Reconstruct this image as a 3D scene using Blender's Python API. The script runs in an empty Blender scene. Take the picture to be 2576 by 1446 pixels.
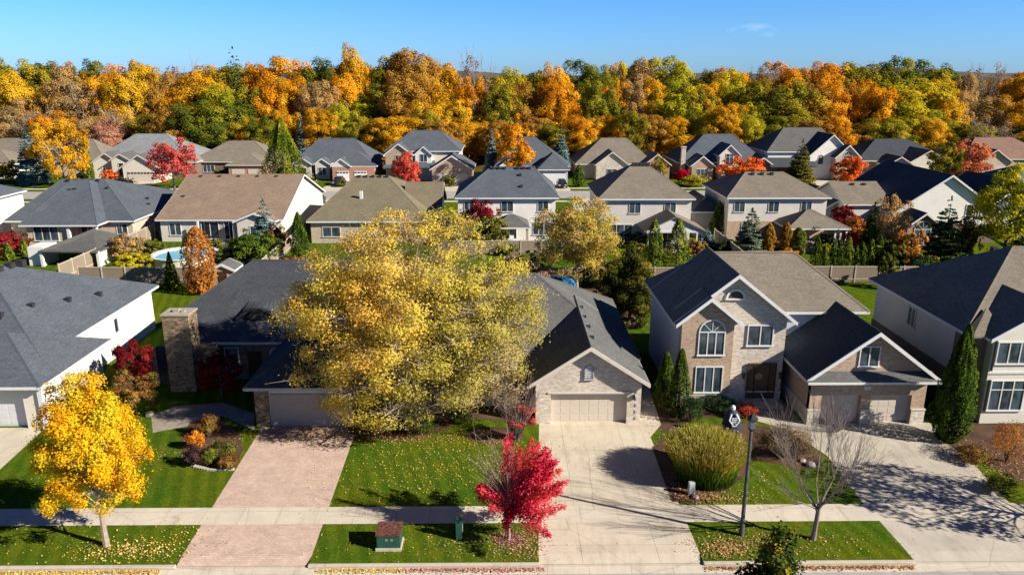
import bpy, bmesh, math, random
import numpy as np
from mathutils import Vector, Matrix
C = bpy.context.scene
COL = C.collection
R = math.radians
# ------------------------------------------------------------------ camera numbers
F, CX, CY, CH = 1900.0, 1288.0, 723.0, 21.5
PITCH, YAW = R(15.9), R(0.6)
def _ray(u, v):
    a, b = (u-CX)/F, (v-CY)/F
    c, s = math.cos(PITCH), math.sin(PITCH); fx, fy = math.sin(YAW), math.cos(YAW)
    f = (fx*c, fy*c, -s); up = (fx*s, fy*s, c); r = (fy, -fx, 0)
    return [f[i]+a*r[i]-b*up[i] for i in range(3)]
def at(u, v, z=0.0):            # surveyed spot on the plane at height z
    d = _ray(u, v); t = (z-CH)/d[2]; return (d[0]*t, d[1]*t)
def hy(u, v, y):                # x and height of a sight line at distance y
    d = _ray(u, v); t = y/d[1]; return (d[0]*t, CH+d[2]*t)

# ------------------------------------------------------------------ materials
def nt(name):
    m = bpy.data.materials.new(name); m.use_nodes = True
    n = m.node_tree; n.nodes.clear()
    return m, n, n.nodes, n.links
def out(n, sh):
    o = n.nodes.new('ShaderNodeOutputMaterial'); n.links.new(sh, o.inputs[0]); return o
def prin(n, rough=0.8, spec=0.3):
    p = n.nodes.new('ShaderNodeBsdfPrincipled'); p.inputs['Roughness'].default_value = rough
    p.inputs['Specular IOR Level'].default_value = spec; return p
def noise(n, vec, scale, detail=4, rough=0.6):
    t = n.nodes.new('ShaderNodeTexNoise'); t.inputs['Scale'].default_value = scale
    t.inputs['Detail'].default_value = detail; t.inputs['Roughness'].default_value = rough
    if vec is not None: n.links.new(vec, t.inputs['Vector'])
    return t.outputs[0]
def ramp(n, fac, stops):
    r = n.nodes.new('ShaderNodeValToRGB'); e = r.color_ramp.elements
    while len(e) < len(stops): e.new(0.5)
    for i, (p, c) in enumerate(stops):
        e[i].position = p; e[i].color = (c[0], c[1], c[2], 1)
    n.links.new(fac, r.inputs[0]); return r.outputs[0]
def mixc(n, fac, a, b, mode='MIX'):
    m = n.nodes.new('ShaderNodeMix'); m.data_type = 'RGBA'; m.blend_type = mode
    for s, val in ((0, fac), (6, a), (7, b)):
        if hasattr(val, 'is_linked') or hasattr(val, 'links'): n.links.new(val, m.inputs[s])
        elif s == 0: m.inputs[0].default_value = val
        else: m.inputs[s].default_value = (val[0], val[1], val[2], 1)
    return m.outputs[2]
def coord(n, kind='Object', scale=None):
    t = n.nodes.new('ShaderNodeTexCoord').outputs[kind]
    if scale:
        mp = n.nodes.new('ShaderNodeMapping'); mp.inputs['Scale'].default_value = scale
        n.links.new(t, mp.inputs[0]); t = mp.outputs[0]
    return t
def geopos(n, scale=None):
    t = n.nodes.new('ShaderNodeNewGeometry').outputs['Position']
    if scale:
        mp = n.nodes.new('ShaderNodeMapping'); mp.inputs['Scale'].default_value = scale
        n.links.new(t, mp.inputs[0]); t = mp.outputs[0]
    return t
def bump(n, h, p, strength=0.3, dist=0.05):
    b = n.nodes.new('ShaderNodeBump'); b.inputs['Strength'].default_value = strength
    b.inputs['Distance'].default_value = dist
    n.links.new(h, b.inputs['Height']); n.links.new(b.outputs[0], p.inputs['Normal'])
def c3(c, k): return tuple(min(1, x*k) for x in c)
MATS = {}
def simple(name, col, rough=0.7, spec=0.3, var=0.12, sc=3.0, metal=0):
    if name in MATS: return MATS[name]
    m, n, N, L = nt(name); p = prin(n, rough, spec); p.inputs['Metallic'].default_value = metal
    f = noise(n, coord(n), sc, 5)
    L.new(ramp(n, f, [(0.3, c3(col, 1-var)), (0.7, c3(col, 1+var))]), p.inputs['Base Color'])
    out(n, p.outputs[0]); MATS[name] = m; return m
def shingle(name, col):
    if name in MATS: return MATS[name]
    m, n, N, L = nt(name); p = prin(n, 0.92, 0.1)
    o = coord(n)
    f1 = noise(n, coord(n, 'Object', (1, 1, 2.5)), 5.5, 3)
    f2 = noise(n, o, 0.5, 3)
    f3 = noise(n, coord(n, 'Object', (0.6, 0.6, 7)), 2.2, 4, 0.7)
    a = ramp(n, f1, [(0.3, c3(col, 0.78)), (0.72, c3(col, 1.22))])
    b = mixc(n, 0.8, a, ramp(n, f2, [(0.3, (0.82, 0.82, 0.84)), (0.75, (1.12, 1.1, 1.06))]), 'MULTIPLY')
    c = mixc(n, 0.7, b, ramp(n, f3, [(0.35, (0.74, 0.74, 0.75)), (0.7, (1.16, 1.16, 1.15))]), 'MULTIPLY')
    L.new(c, p.inputs['Base Color'])
    w = N.new('ShaderNodeTexWave'); w.bands_direction = 'Z'; w.wave_profile = 'SAW'; w.inputs['Scale'].default_value = 2.2
    w.inputs['Distortion'].default_value = 0.3; L.new(o, w.inputs[0])
    bump(n, w.outputs[0], p, 0.35, 0.03)
    out(n, p.outputs[0]); MATS[name] = m; return m
def wallvec(n, sx=1.0, sz=1.0):        # runs along any upright wall
    s = N_ = n.nodes.new('ShaderNodeSeparateXYZ'); n.links.new(coord(n), s.inputs[0])
    ad = n.nodes.new('ShaderNodeMath'); ad.operation = 'ADD'; n.links.new(s.outputs[0], ad.inputs[0]); n.links.new(s.outputs[1], ad.inputs[1])
    cb = n.nodes.new('ShaderNodeCombineXYZ'); n.links.new(ad.outputs[0], cb.inputs[0]); n.links.new(s.outputs[2], cb.inputs[1])
    mp = n.nodes.new('ShaderNodeMapping'); mp.inputs['Scale'].default_value = (sx, sz, 1); n.links.new(cb.outputs[0], mp.inputs[0])
    return mp.outputs[0]
def brick(name, c1, c2, mortar, bw=0.26, bh=0.085, ms=0.012, var=0.5):
    if name in MATS: return MATS[name]
    m, n, N, L = nt(name); p = prin(n, 0.88, 0.2)
    b = N.new('ShaderNodeTexBrick'); L.new(wallvec(n), b.inputs['Vector'])
    b.inputs['Scale'].default_value = 1; b.inputs['Brick Width'].default_value = bw; b.inputs['Row Height'].default_value = bh
    b.inputs['Mortar Size'].default_value = ms; b.inputs['Bias'].default_value = 0
    b.inputs['Color1'].default_value = (*c1, 1); b.inputs['Color2'].default_value = (*c2, 1); b.inputs['Mortar'].default_value = (*mortar, 1)
    v = ramp(n, noise(n, wallvec(n, 3.5, 9), 1.0, 2), [(0.32, (1-var*.5,)*3), (0.68, (1+var*.4,)*3)])
    v2 = ramp(n, noise(n, coord(n), 0.6, 3), [(0.3, (0.88,)*3), (0.7, (1.08,)*3)])
    L.new(mixc(n, 1.0, mixc(n, 1.0, b.outputs[0], v, 'MULTIPLY'), v2, 'MULTIPLY'), p.inputs['Base Color'])
    bump(n, b.outputs[1], p, -0.4, 0.01) if False else None
    out(n, p.outputs[0]); MATS[name] = m; return m
def siding(name, col, lap=0.18, rough=0.6):
    if name in MATS: return MATS[name]
    m, n, N, L = nt(name); p = prin(n, rough, 0.3)
    w = N.new('ShaderNodeTexWave'); w.bands_direction = 'Z'; w.wave_profile = 'SAW'
    w.inputs['Scale'].default_value = 0.314/lap; L.new(coord(n), w.inputs[0])
    g = ramp(n, w.outputs[0], [(0.0, c3(col, 0.72)), (0.14, col), (1.0, c3(col, 1.03))])
    v = ramp(n, noise(n, coord(n), 0.8, 4), [(0.3, (0.93,)*3), (0.7, (1.04,)*3)])
    L.new(mixc(n, 1.0, g, v, 'MULTIPLY'), p.inputs['Base Color']); bump(n, w.outputs[0], p, 0.4, 0.02)
    out(n, p.outputs[0]); MATS[name] = m; return m
def glass(name='window glass', col=(0.02, 0.03, 0.04)):
    if name in MATS: return MATS[name]
    m, n, N, L = nt(name); p = prin(n, 0.06, 0.7)
    f = noise(n, wallvec(n, 1.3, 0.7), 1.0, 2)
    L.new(ramp(n, f, [(0.4, col), (0.6, c3(col, 3.0))]), p.inputs['Base Color'])
    out(n, p.outputs[0]); MATS[name] = m; return m
def leafm(name, cols, trans=0.3, nsc=0.35):
    """three or four autumn colours spread by clump ('v' on every leaf) and by a soft drift through the crown"""
    if name in MATS: return MATS[name]
    m, n, N, L = nt(name)
    at_ = N.new('ShaderNodeAttribute'); at_.attribute_name = 'v'
    oi = N.new('ShaderNodeObjectInfo')
    f = noise(n, coord(n), nsc, 2)
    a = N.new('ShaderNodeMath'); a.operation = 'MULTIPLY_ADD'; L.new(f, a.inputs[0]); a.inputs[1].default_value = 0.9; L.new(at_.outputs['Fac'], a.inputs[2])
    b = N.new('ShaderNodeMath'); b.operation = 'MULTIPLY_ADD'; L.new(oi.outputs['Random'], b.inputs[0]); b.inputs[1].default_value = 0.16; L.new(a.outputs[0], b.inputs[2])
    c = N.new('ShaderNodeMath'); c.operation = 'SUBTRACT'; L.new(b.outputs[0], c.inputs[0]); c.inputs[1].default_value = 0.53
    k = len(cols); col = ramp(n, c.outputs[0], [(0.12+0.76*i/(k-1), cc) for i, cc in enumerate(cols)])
    d = N.new('ShaderNodeBsdfDiffuse'); L.new(col, d.inputs[0])
    t = N.new('ShaderNodeBsdfTranslucent'); L.new(col, t.inputs[0])
    mx = N.new('ShaderNodeMixShader'); mx.inputs[0].default_value = trans
    L.new(d.outputs[0], mx.inputs[1]); L.new(t.outputs[0], mx.inputs[2])
    out(n, mx.outputs[0]); MATS[name] = m; return m
def grassm():
    m, n, N, L = nt('lawn grass'); p = prin(n, 0.95, 0.0)
    P = geopos(n)
    big = noise(n, P, 0.16, 3); mid = noise(n, P, 1.3, 5, 0.7); fine = noise(n, P, 7, 6, 0.85)
    base = ramp(n, fine, [(0.3, (0.016, 0.036, 0.002)), (0.47, (0.05, 0.094, 0.008)), (0.62, (0.085, 0.13, 0.014)), (0.8, (0.18, 0.19, 0.05))])
    tint = ramp(n, mid, [(0.3, (0.66, 0.82, 0.8)), (0.5, (1, 1, 1)), (0.72, (1.5, 1.12, 1.1))])
    g = mixc(n, 1.0, base, tint, 'MULTIPLY')
    dry = ramp(n, big, [(0.40, (0.92, 1.05, 1)), (0.62, (1.6, 1.2, 0.9))])
    g = mixc(n, 0.9, g, dry, 'MULTIPLY')
    # mown stripes
    w = N.new('ShaderNodeTexWave'); w.bands_direction = 'DIAGONAL'; w.inputs['Scale'].default_value = 0.5; w.inputs['Distortion'].default_value = 0.9
    mp = N.new('ShaderNodeMapping'); mp.inputs['Rotation'].default_value = (0, 0, R(28)); L.new(P, mp.inputs[0]); L.new(mp.outputs[0], w.inputs[0])
    g = mixc(n, 0.75, g, ramp(n, w.outputs[0], [(0.25, (0.8, 0.86, 0.8)), (0.75, (1.18, 1.14, 1.05))]), 'MULTIPLY')
    # distance: field and leaf litter browns beyond the gardens
    s = N.new('ShaderNodeSeparateXYZ'); L.new(P, s.inputs[0])
    mr = N.new('ShaderNodeMapRange'); mr.inputs[1].default_value = 166; mr.inputs[2].default_value = 176; L.new(s.outputs[1], mr.inputs[0])
    litter = ramp(n, noise(n, P, 0.35, 5, 0.7), [(0.3, (0.05, 0.04, 0.015)), (0.6, (0.12, 0.075, 0.025)), (0.8, (0.1, 0.1, 0.03))])
    g = mixc(n, mr.outputs[0], g, litter)
    L.new(g, p.inputs['Base Color']); bump(n, fine, p, 0.8, 0.06)
    out(n, p.outputs[0]); return m
def concrete(name, col, joint=None, stain=0.15, jw=0.012):
    m, n, N, L = nt(name); p = prin(n, 0.85, 0.25)
    P = geopos(n)
    a = ramp(n, noise(n, P, 0.7, 6, 0.65), [(0.3, c3(col, 1-stain)), (0.7, c3(col, 1+stain*.6))])
    b = ramp(n, noise(n, P, 18, 3), [(0.3, (0.9,)*3), (0.7, (1.08,)*3)])
    g = mixc(n, 1.0, a, b, 'MULTIPLY')
    st_ = ramp(n, noise(n, geopos(n, (1.6, 0.35, 1)), 0.9, 6, 0.75), [(0.5, (1, 1, 1)), (0.7, (0.72, 0.70, 0.67))])
    g = mixc(n, min(1.0, stain*6), g, st_, 'MULTIPLY')
    vo = N.new('ShaderNodeTexVoronoi'); vo.feature = 'DISTANCE_TO_EDGE'; vo.inputs['Scale'].default_value = 0.23
    dn = N.new('ShaderNodeMix'); dn.data_type = 'VECTOR'; dn.inputs[0].default_value = 0.12; L.new(P, dn.inputs[4]); nn = N.new('ShaderNodeTexNoise'); nn.inputs['Scale'].default_value = 1.2; L.new(P, nn.inputs[0]); L.new(nn.outputs[1], dn.inputs[5]); L.new(dn.outputs[1], vo.inputs['Vector'])
    g = mixc(n, 0.5, g, ramp(n, vo.outputs['Distance'], [(0.0, (0.45, 0.42, 0.4)), (0.006, (1, 1, 1))]), 'MULTIPLY')
    if joint:
        br = N.new('ShaderNodeTexBrick'); L.new(P, br.inputs['Vector']); br.offset = 0
        br.inputs['Scale'].default_value = 1; br.inputs['Brick Width'].default_value = joint[0]; br.inputs['Row Height'].default_value = joint[1]
        br.inputs['Mortar Size'].default_value = jw; br.inputs['Color1'].default_value = (1, 1, 1, 1); br.inputs['Color2'].default_value = (0.95, 0.95, 0.94, 1)
        br.inputs['Mortar'].default_value = (0.55, 0.52, 0.48, 1)
        g = mixc(n, 1.0, g, br.outputs[0], 'MULTIPLY')
    L.new(g, p.inputs['Base Color']); out(n, p.outputs[0]); return m
def paver(name, c1, c2, mort, bw, bh, ms=0.012):
    m, n, N, L = nt(name); p = prin(n, 0.85, 0.25); P = geopos(n)
    br = N.new('ShaderNodeTexBrick'); L.new(P, br.inputs['Vector'])
    br.inputs['Scale'].default_value = 1; br.inputs['Brick Width'].default_value = bw; br.inputs['Row Height'].default_value = bh
    br.inputs['Mortar Size'].default_value = ms; br.inputs['Color1'].default_value = (*c1, 1); br.inputs['Color2'].default_value = (*c2, 1)
    br.inputs['Mortar'].default_value = (*mort, 1)
    v = ramp(n, noise(n, P, 1.1, 5, 0.65), [(0.3, (0.84,)*3), (0.7, (1.1,)*3)])
    v2 = ramp(n, noise(n, P, 7, 4, 0.7), [(0.3, (0.86,)*3), (0.7, (1.1,)*3)])
    L.new(mixc(n, 1.0, mixc(n, 1.0, br.outputs[0], v, 'MULTIPLY'), v2, 'MULTIPLY'), p.inputs['Base Color'])
    out(n, p.outputs[0]); return m

# ------------------------------------------------------------------ object helpers
def tag(o, label=None, cat=None, group=None, kind=None):
    if label: o['label'] = label
    if cat: o['category'] = cat
    if group: o['group'] = group
    if kind: o['kind'] = kind
    return o
def empty(name, loc, label, cat, group=None, rz=0):
    o = bpy.data.objects.new(name, None); COL.objects.link(o); o.location = loc; o.rotation_euler = (0, 0, rz)
    o.empty_display_size = 0.3
    return tag(o, label, cat, group)
class MB:
    """collects faces; build() links them as ONE mesh object"""
    def __init__(s, ox=0, oy=0, oz=0): s.v = []; s.f = []; s.o = (ox, oy, oz)
    def poly(s, pts):
        b = len(s.v); s.v += [(p[0]-s.o[0], p[1]-s.o[1], p[2]-s.o[2]) for p in pts]; s.f.append(tuple(range(b, b+len(pts))))
    def box(s, x0, x1, y0, y1, z0, z1):
        b = len(s.v)
        s.v += [(x-s.o[0], y-s.o[1], z-s.o[2]) for z in (z0, z1) for x, y in ((x0, y0), (x1, y0), (x1, y1), (x0, y1))]
        s.f += [tuple(b+i for i in q) for q in ((0, 3, 2, 1), (4, 5, 6, 7), (0, 1, 5, 4), (1, 2, 6, 5), (2, 3, 7, 6), (3, 0, 4, 7))]
    def slab(s, pts, th):        # a sloped sheet with thickness straight down
        n = len(pts); s.poly(pts); lo = [(p[0], p[1], p[2]-th) for p in pts]; s.poly(lo[::-1])
        for i in range(n):
            j = (i+1) % n; s.poly([pts[i], lo[i], lo[j], pts[j]])
    def prism(s, pts, z0, z1):
        lo = [(p[0], p[1], z0) for p in pts]; hi = [(p[0], p[1], z1) for p in pts]; n = len(pts)
        s.poly(hi); s.poly(lo[::-1])
        for i in range(n):
            j = (i+1) % n; s.poly([lo[i], lo[j], hi[j], hi[i]])
    def tube(s, a, b, r0, r1, k=5):
        a = Vector(a); b = Vector(b); d = b-a
        if d.length < 1e-6: return
        q = d.to_track_quat('Z', 'Y'); n0 = len(s.v)
        for c, r in ((a, r0), (b, r1)):
            for i in range(k):
                t = 2*math.pi*i/k; p = c + q @ Vector((r*math.cos(t), r*math.sin(t), 0))
                s.v.append((p.x-s.o[0], p.y-s.o[1], p.z-s.o[2]))
        for i in range(k):
            j = (i+1) % k; s.f.append((n0+i, n0+j, n0+k+j, n0+k+i))
        s.f.append(tuple(n0+k+i for i in range(k)))
    def lathe(s, prof, cx, cy, k=16):      # prof: (r, z) list
        n0 = len(s.v)
        for r, z in prof:
            for i in range(k):
                t = 2*math.pi*i/k; s.v.append((cx+r*math.cos(t)-s.o[0], cy+r*math.sin(t)-s.o[1], z-s.o[2]))
        for a in range(len(prof)-1):
            for i in range(k):
                j = (i+1) % k; s.f.append((n0+a*k+i, n0+a*k+j, n0+(a+1)*k+j, n0+(a+1)*k+i))
        s.f.append(tuple(n0+(len(prof)-1)*k+i for i in range(k)))
    def build(s, name, mat, parent=None, smooth=False, bevel=0):
        me = bpy.data.meshes.new(name); me.from_pydata(s.v, [], s.f); me.materials.append(mat)
        bm = bmesh.new(); bm.from_mesh(me); bmesh.ops.recalc_face_normals(bm, faces=bm.faces); bm.to_mesh(me); bm.free()
        if smooth:
            for p in me.polygons: p.use_smooth = True
        o = bpy.data.objects.new(name, me); COL.objects.link(o)
        if parent: o.parent = parent
        elif any(s.o): o.location = s.o
        if bevel:
            md = o.modifiers.new('bevel', 'BEVEL'); md.width = bevel; md.segments = 2; md.limit_method = 'ANGLE'
        return o
def struct(o): o['kind'] = 'structure'; return o
def sheet(name, pts, z, mat, sub=None):
    m = MB(); m.poly([(p[0], p[1], z) for p in pts]); return struct(m.build(name, mat))
def rectp(x0, x1, y0, y1): return [(x0, y0), (x1, y0), (x1, y1), (x0, y1)]

# ------------------------------------------------------------------ foliage
def leaf_mesh(name, P, Nn, size, v, mat, rng, aspect=0.7):
    n = len(P); Nn = Nn/np.maximum(np.linalg.norm(Nn, axis=1, keepdims=True), 1e-6)
    r = rng.normal(size=(n, 3)); t1 = np.cross(Nn, r); t1 /= np.maximum(np.linalg.norm(t1, axis=1, keepdims=True), 1e-6)
    t2 = np.cross(Nn, t1)
    s = (size*(0.65+0.7*rng.random(n)))[:, None] if np.isscalar(size) else size[:, None]
    a = t1*s*0.5; b = t2*s*0.5*aspect
    V = np.stack([P-a, P-b*1.0, P+a, P+b], axis=1).reshape(-1, 3)
    V += np.repeat(Nn*s*0.12, 4, axis=0)*np.tile(np.array([1, -1, 1, -1])[:, None], (n, 1))
    me = bpy.data.meshes.new(name)
    me.vertices.add(n*4); me.vertices.foreach_set('co', V.astype(np.float32).ravel())
    me.loops.add(n*4); me.loops.foreach_set('vertex_index', np.arange(n*4, dtype=np.int32))
    me.polygons.add(n); me.polygons.foreach_set('loop_start', np.arange(0, n*4, 4, dtype=np.int32))
    me.polygons.foreach_set('loop_total', np.full(n, 4, dtype=np.int32))
    me.update(calc_edges=True)
    at_ = me.attributes.new('v', 'FLOAT', 'FACE'); at_.data.foreach_set('value', np.clip(v, 0, 1).astype(np.float32))
    me.materials.append(mat); return me
def sph(rng, n):
    d = rng.normal(size=(n, 3)); return d/np.linalg.norm(d, axis=1, keepdims=True)
def crown_data(seed, w, h, n, ncl, shape='round', wd=None, clr=(0.15, 0.27), holes=None, inner=0.12, depth=(0.55, 0.98), low=-0.75, jit=0.33, ow=0.55):
    """leaf points on many clump shells spread through a crown volume w wide, h high, base at z = 0"""
    rng = np.random.default_rng(seed); wd = wd or w
    D = sph(rng, ncl*3); D = D[D[:, 2] > low][:ncl]; ncl = len(D)
    rr = rng.uniform(depth[0], depth[1], ncl)
    cz = D[:, 2]*rr
    k = {'round': 1.0, 'oval': 1.0, 'egg': 1.0, 'vase': 1.0, 'cone': 1.0}[shape] if shape in ('round', 'oval', 'egg', 'vase', 'cone') else 1.0
    zz = (cz+1)/2
    if shape == 'egg': wid = 1.15-0.55*zz
    elif shape == 'vase': wid = 0.62+0.5*zz
    elif shape == 'cone': wid = 1.25*(1.08-zz)
    elif shape == 'oval': wid = np.ones(ncl)*0.95
    else: wid = np.ones(ncl)
    Cc = np.stack([D[:, 0]*rr*wid, D[:, 1]*rr*wid, cz], 1)
    cr = rng.uniform(clr[0], clr[1], ncl)*(1.2-0.35*rr)
    if holes is not None:
        keep = np.array([not holes(c, rng) for c in Cc]); Cc, cr = Cc[keep], cr[keep]; ncl = len(Cc)
    cv = rng.random(ncl)
    p = cr**2; p /= p.sum(); idx = rng.choice(ncl, n, p=p)
    S = sph(rng, n); outw = Cc[idx]/np.maximum(np.linalg.norm(Cc[idx], axis=1, keepdims=True), 1e-3)
    S = S+outw*0.55; S /= np.linalg.norm(S, axis=1, keepdims=True)
    rad = cr[idx]*np.where(rng.random(n) < inner, rng.uniform(0.2, 0.9, n), 0.78+np.abs(rng.normal(size=n))*jit)
    sq = np.array([1.0, 1.0, 0.8])
    P = Cc[idx]+S*rad[:, None]*sq
    nrm = S+outw*0.35+rng.normal(size=(n, 3))*ow; nrm[:, 2] += 0.15
    P = P*np.array([w/2, wd/2, h/2]); P[:, 2] += h/2
    v = 0.62*cv[idx]+0.38*rng.random(n)
    cen = Cc*np.array([w/2, wd/2, h/2])+np.array([0, 0, h/2])
    return P, nrm, v, cen, rng
def branches(mb, base, top, cen, r, rng, frac=1.0, k=5, tw=0, twl=0.6):
    """a leaning, tapering trunk with limbs bending out to the clumps"""
    base = Vector(base); top = Vector(top); seg = 5; pts = []
    for i in range(seg+1):
        t = i/seg; p = base.lerp(top, t)
        if 0 < i: p += Vector((rng.uniform(-1, 1), rng.uniform(-1, 1), 0))*r*0.9*t
        pts.append(p)
    for i in range(seg): mb.tube(pts[i], pts[i+1], r*(1-0.8*i/seg)*(1.25 if i == 0 else 1), r*(1-0.8*(i+1)/seg), 7)
    for c in cen:
        if rng.random() > frac: continue
        c = Vector(c); t = min(0.92, max(0.12, ((c.z-base.z)/(top.z-base.z+1e-6))*0.72+rng.uniform(-0.1, 0.1)))
        j = min(seg-1, int(t*seg)); s = pts[j].lerp(pts[j+1], t*seg-j)
        m = s.lerp(c, 0.5); m.z += (c-s).length*0.12*rng.uniform(-0.3, 1)
        rr = max(0.018, r*0.42*(1-t*0.6))
        mb.tube(s, m, rr, rr*0.6, k); mb.tube(m, c, rr*0.6, rr*0.2, k)
        for _ in range(tw):
            q = m.lerp(c, rng.uniform(0.3, 1)); d = Vector(sph(rng, 1)[0])*twl*rng.uniform(0.5, 1.3); d.z = abs(d.z)*0.8
            mb.tube(q, q+d, max(0.009, rr*0.22), 0.005, 3)
BARK = None
def tree(name, loc, label, cat, w, h, ch0, mat, seed, n, leaf, ncl=60, shape='round', tr=0.15, group=None, wd=None,
         clr=(0.15, 0.27), holes=None, frac=0.7, tw=0, bark=None, depth=(0.55, 0.98), twl=0.6, inner=0.12, vf=None, **kw):
    """broadleaf thing: root Empty > trunk, crown"""
    root = empty(name, (loc[0], loc[1], 0), label, cat, group)
    P, nr, v, cen, rng = crown_data(seed, w, h-ch0, n, ncl, shape, wd, clr, holes, depth=depth, inner=inner, **kw)
    P[:, 2] += ch0; cen[:, 2] += ch0
    if vf is not None: v = vf(P, v)
    me = leaf_mesh('crown', P, nr, leaf, v, mat, rng)
    o = bpy.data.objects.new('crown', me); COL.objects.link(o); o.parent = root
    mb = MB(); branches(mb, (0, 0, 0), (0, 0, ch0+(h-ch0)*0.78), cen, tr, rng, frac, tw=tw, twl=twl)
    mb.build('trunk', bark or BARK, root)
    return root
def conifer(name, loc, label, w, h, mat, seed, group=None, n=5000, leaf=0.16, z0=0.25, cat='spruce tree', sharp=1.0, tiers=None):
    root = empty(name, (loc[0], loc[1], 0), label, cat, group); rng = np.random.default_rng(seed)
    me = conifer_mesh(w, h, mat, rng, n, leaf, z0, sharp, tiers)
    o = bpy.data.objects.new('crown', me); COL.objects.link(o); o.parent = root
    mb = MB(); mb.tube((0, 0, 0), (0, 0, h*0.9), w*0.035+0.04, 0.02, 6); mb.build('trunk', BARK, root)
    return root
def conifer_mesh(w, h, mat, rng, n, leaf, z0, sharp, tiers):
    nb = int(tiers or h/0.32)*9
    tz = 1-np.sqrt(rng.random(nb)); lev = np.floor(tz*(nb/9))/(nb/9)
    tz = lev+rng.uniform(-0.012, 0.012, nb); tz = np.clip(tz, 0, 0.985)
    ang = rng.random(nb)*2*np.pi; bl = (w/2)*(1-tz)**(0.85*sharp)*rng.uniform(0.78, 1.12, nb)+0.06
    pr = bl**1.35; pr /= pr.sum(); i = rng.choice(nb, n, p=pr)
    t = np.sqrt(rng.random(n))*0.97+0.05; L = bl[i]*t
    side = rng.normal(size=n)*0.2*bl[i]*(1.15-t*0.6); dz = -0.22*L+0.16*L*t+rng.normal(size=n)*0.045
    x = np.cos(ang[i])*L-np.sin(ang[i])*side; y = np.sin(ang[i])*L+np.cos(ang[i])*side
    z = z0+tz[i]*(h-z0)+dz+0.12
    P = np.stack([x, y, np.maximum(z, 0.05)], 1)
    Nn = np.stack([np.cos(ang[i])*0.55, np.sin(ang[i])*0.55, np.full(n, 0.75)], 1)+rng.normal(size=(n, 3))*0.35
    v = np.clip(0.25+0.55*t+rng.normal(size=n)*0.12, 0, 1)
    top = np.stack([rng.normal(size=40)*0.03, rng.normal(size=40)*0.03, h-rng.random(40)*0.5], 1)
    P = np.concatenate([P, top]); Nn = np.concatenate([Nn, rng.normal(size=(40, 3))]); v = np.concatenate([v, np.full(40, 0.8)])
    return leaf_mesh('crown', P, Nn, leaf, v, mat, rng, 0.5)
def cedar_mesh(w, h, mat, rng, n, leaf, prof='flame', lean=0.0):
    t = rng.random(n); z = t*h; a = rng.random(n)*2*np.pi
    if prof == 'flame': r = np.minimum(1, (t+0.04)*4)**0.5*(1-t)**0.62*1.12
    elif prof == 'column': r = np.minimum(1, (t+0.05)*5)**0.5*np.minimum(1, (1-t)*3.2)**0.6
    elif prof == 'cone': r = np.minimum(1, (t+0.03)*8)**0.5*(1-t)**0.9*1.05
    else: r = np.sqrt(np.clip(1-(2*t-1)**2, 0, 1))      # ball
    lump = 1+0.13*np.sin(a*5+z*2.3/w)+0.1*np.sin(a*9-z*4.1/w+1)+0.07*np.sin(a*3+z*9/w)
    rr = np.clip(r, 0, 1.05)*lump*(w/2)*np.where(rng.random(n) < 0.2, rng.uniform(0.5, 0.95, n), rng.uniform(0.92, 1.08, n))
    P = np.stack([np.cos(a)*rr, np.sin(a)*rr, z+0.04], 1)
    up = 0.35 if prof != 'ball' else 0
    Nn = np.stack([np.cos(a), np.sin(a), up+(2*t-1 if prof == 'ball' else 0)+0*t], 1)+rng.normal(size=(n, 3))*0.5
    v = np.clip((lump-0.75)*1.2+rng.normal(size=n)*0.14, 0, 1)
    return leaf_mesh('foliage', P, Nn, leaf, v, mat, rng, 0.55)
def cedar(name, loc, label, w, h, mat, seed, cat='cedar', group=None, n=3500, leaf=0.11, prof='flame'):
    root = empty(name, (loc[0], loc[1], 0), label, cat, group); rng = np.random.default_rng(seed)
    o = bpy.data.objects.new('foliage', cedar_mesh(w, h, mat, rng, n, leaf, prof)); COL.objects.link(o); o.parent = root
    mb = MB(); mb.tube((0, 0, 0), (0, 0, h*0.8), 0.05+w*0.03, 0.015, 6); mb.build('stem', BARK, root)
    return root
def shrub(name, loc, label, w, h, mat, seed, cat='shrub', group=None, n=2500, leaf=0.08, ncl=26, wd=None, tr=0.03, twigs=0):
    root = empty(name, (loc[0], loc[1], 0), label, cat, group)
    P, nr, v, cen, rng = crown_data(seed, w, h*1.05, n, ncl, 'round', wd, (0.22, 0.38), depth=(0.35, 0.8))
    P[:, 2] = np.maximum(P[:, 2]-h*0.04, 0.02)
    o = bpy.data.objects.new('foliage', leaf_mesh('foliage', P, nr, leaf, v, mat, rng)); COL.objects.link(o); o.parent = root
    mb = MB()
    for c in cen[:14]: mb.tube((0, 0, 0), tuple(c), tr, 0.008, 4)
    for _ in range(twigs):
        d = sph(rng, 1)[0]; d[2] = abs(d[2])+0.5; d /= np.linalg.norm(d); L = rng.uniform(0.7, 1.15)*h
        mb.tube((0, 0, 0), tuple(d*L*np.array([w/h*0.5, w/h*0.5, 1])), tr*0.6, 0.006, 3)
    mb.build('stem', BARK, root); return root
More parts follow.
